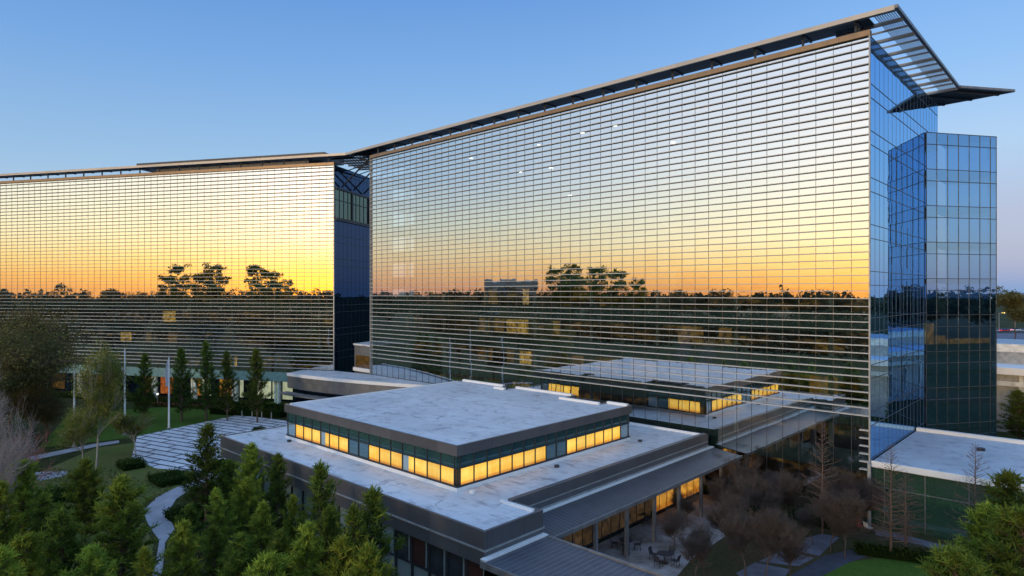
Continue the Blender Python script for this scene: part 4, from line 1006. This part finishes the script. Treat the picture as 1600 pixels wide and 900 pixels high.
# --- far forest, one mass all round the site
def forest(n, fn, name, lab, per=70, size=.75):
    Cs = []; Ts = []
    for i in range(n):
        x, y, h = fn()
        rad = 3.2+2.2*random.random(); d = rand_dirs(per)*(rng.random((per, 1))**.33)
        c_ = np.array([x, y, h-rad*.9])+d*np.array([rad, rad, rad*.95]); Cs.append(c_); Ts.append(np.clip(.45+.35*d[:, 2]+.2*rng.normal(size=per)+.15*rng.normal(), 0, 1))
    C = np.concatenate(Cs); V, Fc = leaf_quads(C, size, 0, .8); o = np_mesh(name, V, Fc, MT['forest'], None, np.concatenate(Ts)); o['kind'] = 'stuff'; o['label'] = lab
def far():
    while True:
        a = random.random()*2*math.pi; r_ = random.choice((random.uniform(240, 330), random.uniform(330, 620)))
        x, y = math.cos(a)*r_, math.sin(a)*r_
        fwd = FX*x+FY*y; lat = RX*x+RY*y
        if fwd > 0 and -0.9 < lat/fwd < .62: continue
        if fwd > 0 and .5 < lat/max(fwd, 1) < 1.25 and fwd < 395: continue
        return x, y, 15.5+7*random.random()**2+ (3.5 if random.random() < .06 else 0)
def near():
    while True:
        a = random.random()*2*math.pi; r_ = random.uniform(75, 245); x, y = math.cos(a)*r_, math.sin(a)*r_
        fwd = FX*x+FY*y; lat = RX*x+RY*y
        if fwd > -18 and abs(lat) < fwd*1.15+65: continue
        if -190 < x < 15 and y > -28: continue
        if x > -10 and y > 20: continue
        return x, y, 9+5*random.random()
forest(2300, far, 'far_forest', 'dark wooded skyline round the site', 60, .95)
forest(750, near, 'near_wood', 'dark wood behind the camera mirrored in the facades', 90, .6)
o = sheet('forest_floor', [W(-700, -40), W(700, -40), W(700, -900), W(-700, -900)], .006, MT['mulch'])
# tall tree in the skyline right of the tower
tips = []; S, tips = branchy(77, 24, 3, .5, .7, 4, .010, .42, .15, [], .12)
ST = make_tree('tree', 'tall tree standing above the skyline at the right edge', 'tree', segs_mesh(S), crown_leaves([t for t in tips if t[2] > 10], 22, .9, .35, 8), MT['bark'], MT['oak'])
ST.location = (*atk(1586, 240), 0); ST.scale = (1, 1, topz(450, 240)/24)

# ------------------------------------------------------------------ flagpoles, lamps, furniture
def flagpole(px, yb, yt, lab):
    x, y = at(px, yb); k = CAMZ*F/(yb-457); h = topz(yt, k)
    e = empty('flagpole', lab, 'flagpole', (x, y, 0), 0, 'flagpoles on the lawn')
    m = MB(); m.bar((0, 0, 0), (0, 0, h), .15, 10, .085); m.build('pole', MT['white'], e)
    m = MB(); m.bar((0, 0, 0), (0, 0, .12), .35, 12, .25); m.build('base', MT['steelG'], e)
    m = MB(); m.bar((0, 0, h), (0, 0, h+.22), .13, 8, .05); m.build('finial', MT['mullL'], e)
    return x, y, h, k
def flag(x, y, z1, z0, wdt, mat, lab):
    m = MB(); n_ = 7; rows = 8
    pts = []
    for j in range(rows+1):
        t = j/rows; z = z1+(z0-z1)*t
        for i in range(n_+1):
            u = i/n_; ww = wdt*(.35+.65*math.sin(min(1, t*1.3)*math.pi*.8)); pts.append((-(.15+u*ww)*RX + .16*math.sin(i*2.1)*FX, -(.15+u*ww)*RY+.16*math.sin(i*2.1)*FY, z-u*.7*(1-t)))
    m.v = pts
    for j in range(rows):
        for i in range(n_):
            a = j*(n_+1)+i; m.f.append((a, a+1, a+n_+2, a+n_+1)); m.mi.append(0 if (i % 2 == 0 or not isinstance(mat, list)) else 1)
    o = m.build('flag', mat, None, (x, y, 0)); 
    sol = o.modifiers.new('thickness', 'SOLIDIFY'); sol.thickness = .02
    tag(o, lab, 'flag', 'limp flags on the flagpoles'); return o
cloth_r = plain('red_cloth', (.50, .045, .05), .8); cloth_w = plain('white_cloth', (.72, .72, .74), .8)
flagpole(116, 698, 570, 'left white flagpole beside the footpath without a flag')
x, y, h, k = flagpole(195, 679, 547, 'middle white flagpole carrying the red and white flag')
flag(x, y, topz(572, k), topz(602, k), .55, [cloth_r, cloth_w], 'limp red and white striped flag on the middle pole')
x, y, h, k = flagpole(264, 669, 558, 'right white flagpole carrying the plain white flag')
flag(x, y, topz(562, k), topz(604, k), .55, cloth_w, 'limp plain white flag on the right pole')
def lamp(px, yb, yt, lab):
    x, y = at(px, yb); k = CAMZ*F/(yb-457); h = topz(yt, k)
    e = empty('lamp_post', lab, 'lamp post', (x, y, 0), 0, 'lamp posts by the lawn')
    m = MB(); m.bar((0, 0, 0), (0, 0, h-.35), .07, 8); m.build('post', MT['steelG'], e)
    m = MB(); m.bar((0, 0, h-.35), (0, 0, h), .17, 12, .2); m.build('lantern', lit('lantern_glow', (1, .95, .8), (1, 1, .9), 1.1), e)
    m = MB(); m.bar((0, 0, h), (0, 0, h+.06), .25, 12, .1); m.build('cap', MT['steel'], e)
lamp(246, 634, 614, 'lamp post left, by the reddish shrubs'); lamp(359, 648, 626, 'lamp post right, at the far tip of the plaza')
for i, px in enumerate((378, 394, 409, 424)):
    x, y = at(px, 652+i*.9); e = empty('bollard', ['first bollard from the left at the plaza edge', 'second bollard from the left at the plaza edge', 'third bollard from the left at the plaza edge', 'bollard nearest the pavilion at the plaza edge'][i], 'bollard', (x, y, 0), 0, 'bollards along the plaza')
    m = MB(); m.bar((0, 0, 0), (0, 0, 1.1), .09, 8); m.build('post', MT['mullL'], e)
    m = MB(); m.bar((0, 0, 1.1), (0, 0, 1.18), .11, 8, .06); m.build('cap', MT['steel'], e)
# courtyard tables with chairs
def chair(x, y, rz, lab, mat, grp):
    e = empty('patio_chair', lab, 'chair', (x, y, 0), rz, grp)
    m = MB(); m.box(-.24, .24, -.24, .24, .42, .47); m.build('seat', mat, e)
    m = MB(); m.v = [(-.24, .22, .47), (.24, .22, .47), (.24, .34, .92), (-.24, .34, .92), (-.24, .26, .47), (.24, .26, .47), (.24, .38, .92), (-.24, .38, .92)]
    m.f = [(0, 1, 2, 3), (7, 6, 5, 4), (0, 4, 5, 1), (1, 5, 6, 2), (2, 6, 7, 3), (3, 7, 4, 0)]; m.mi = [0]*6; m.build('backrest', mat, e)
    for sx_ in (-.21, .21):
        for sy_ in (-.21, .21):
            m = MB(); m.bar((sx_*1.15, sy_*1.15, 0), (sx_, sy_, .42), .025, 6); m.build('leg', MT['steel'], e)
for i, (px, py, nm) in enumerate(((978, 858, 'nearest the front canopy'), (1038, 880, 'at the bottom edge of the courtyard'), (1000, 815, 'beside the third canopy post'))):
    x, y = at(px, py); e = empty('patio_table', 'round dark patio table '+nm, 'table', (x, y, 0), 0, 'patio tables in the courtyard')
    m = MB(); m.bar((0, 0, .72), (0, 0, .76), .55, 20); m.build('table_top', MT['steel'], e)
    m = MB(); m.bar((0, 0, .04), (0, 0, .72), .05, 8); m.build('pedestal', MT['steel'], e)
    m = MB(); m.bar((0, 0, 0), (0, 0, .04), .3, 14); m.build('foot', MT['steel'], e)
    for j in range(4):
        a = j*math.pi/2+.6+i; chair(x+math.cos(a)*.9, y+math.sin(a)*.9, a-math.pi/2, 'dark patio chair, %s side of table %s' % (['far', 'left', 'near', 'right'][j], nm), MT['steel'], 'dark patio chairs')
x, y = at(1342, 829); chair(x, y, .6, 'red garden chair beside the hedge below the glass corner', cloth_r, None)
x, y = at(1357, 832); chair(x, y, 2.6, 'white garden chair right of the red one', cloth_w, None)
# street lamps and cars on the far road
def street_lamp(px, k, hh, lab):
    x, y = atk(px, k); e = empty('street_lamp', lab, 'street lamp', (x, y, 0), 0, 'street lamps on the far road')
    m = MB(); m.bar((0, 0, 0), (0, 0, hh), .16, 8, .1); m.bar((0, 0, hh), (1.6, 0, hh+.2), .08, 6); m.build('pole', MT['mullL'], e)
    m = MB(); m.box(1.3, 2.6, -.45, .45, hh, hh+.5); m.build('lamp_head', lit('sodium_lamp', (1, .62, .12), (1, .75, .25), 2.0), e)
street_lamp(1561, 360, 9, 'street lamp on the far road just right of the tower'); street_lamp(1586, 375, 7.5, 'street lamp on the far road nearest the right edge')
def car(px, k, rz, mat, lab):
    x, y = atk(px, k); e = empty('car', lab, 'car', (x, y, 0.02), rz, 'cars on the far road')
    m = MB(); m.prism([(-2.2, -.9), (2.2, -.9), (2.3, 0), (2.2, .9), (-2.2, .9), (-2.25, 0)], .35, .85); m.build('body', mat, e)
    m = MB(); m.v = [(-1.5, -.8, .85), (1.2, -.8, .85), (1.2, .8, .85), (-1.5, .8, .85), (-1.0, -.65, 1.45), (.6, -.65, 1.45), (.6, .65, 1.45), (-1.0, .65, 1.45)]
    m.f = [(0, 1, 5, 4), (1, 2, 6, 5), (2, 3, 7, 6), (3, 0, 4, 7), (4, 5, 6, 7)]; m.mi = [0]*5; m.build('cabin', MT['glassRecess'], e)
    for sx_ in (-1.35, 1.35):
        for sy_ in (-.92, .74):
            m = MB(); m.bar((sx_, sy_, .33), (sx_, sy_+.18, .33), .33, 14); m.build('wheel', MT['steel'], e)
    for sy_ in (-.6, .6):
        m = MB(); m.box(-2.33, -2.2, sy_-.2, sy_+.2, .58, .75); m.build('tail_light', lit('tail_glow', (1, .06, .05), (1, .12, .1), 3.0), e)
rdir = math.atan2(RY, RX)
car(1587, 345, rdir, MT['white'], 'white car with red tail lights on the far road'); car(1570, 340, rdir, cloth_r, 'red car on the far road behind the tower edge')
print('script done')
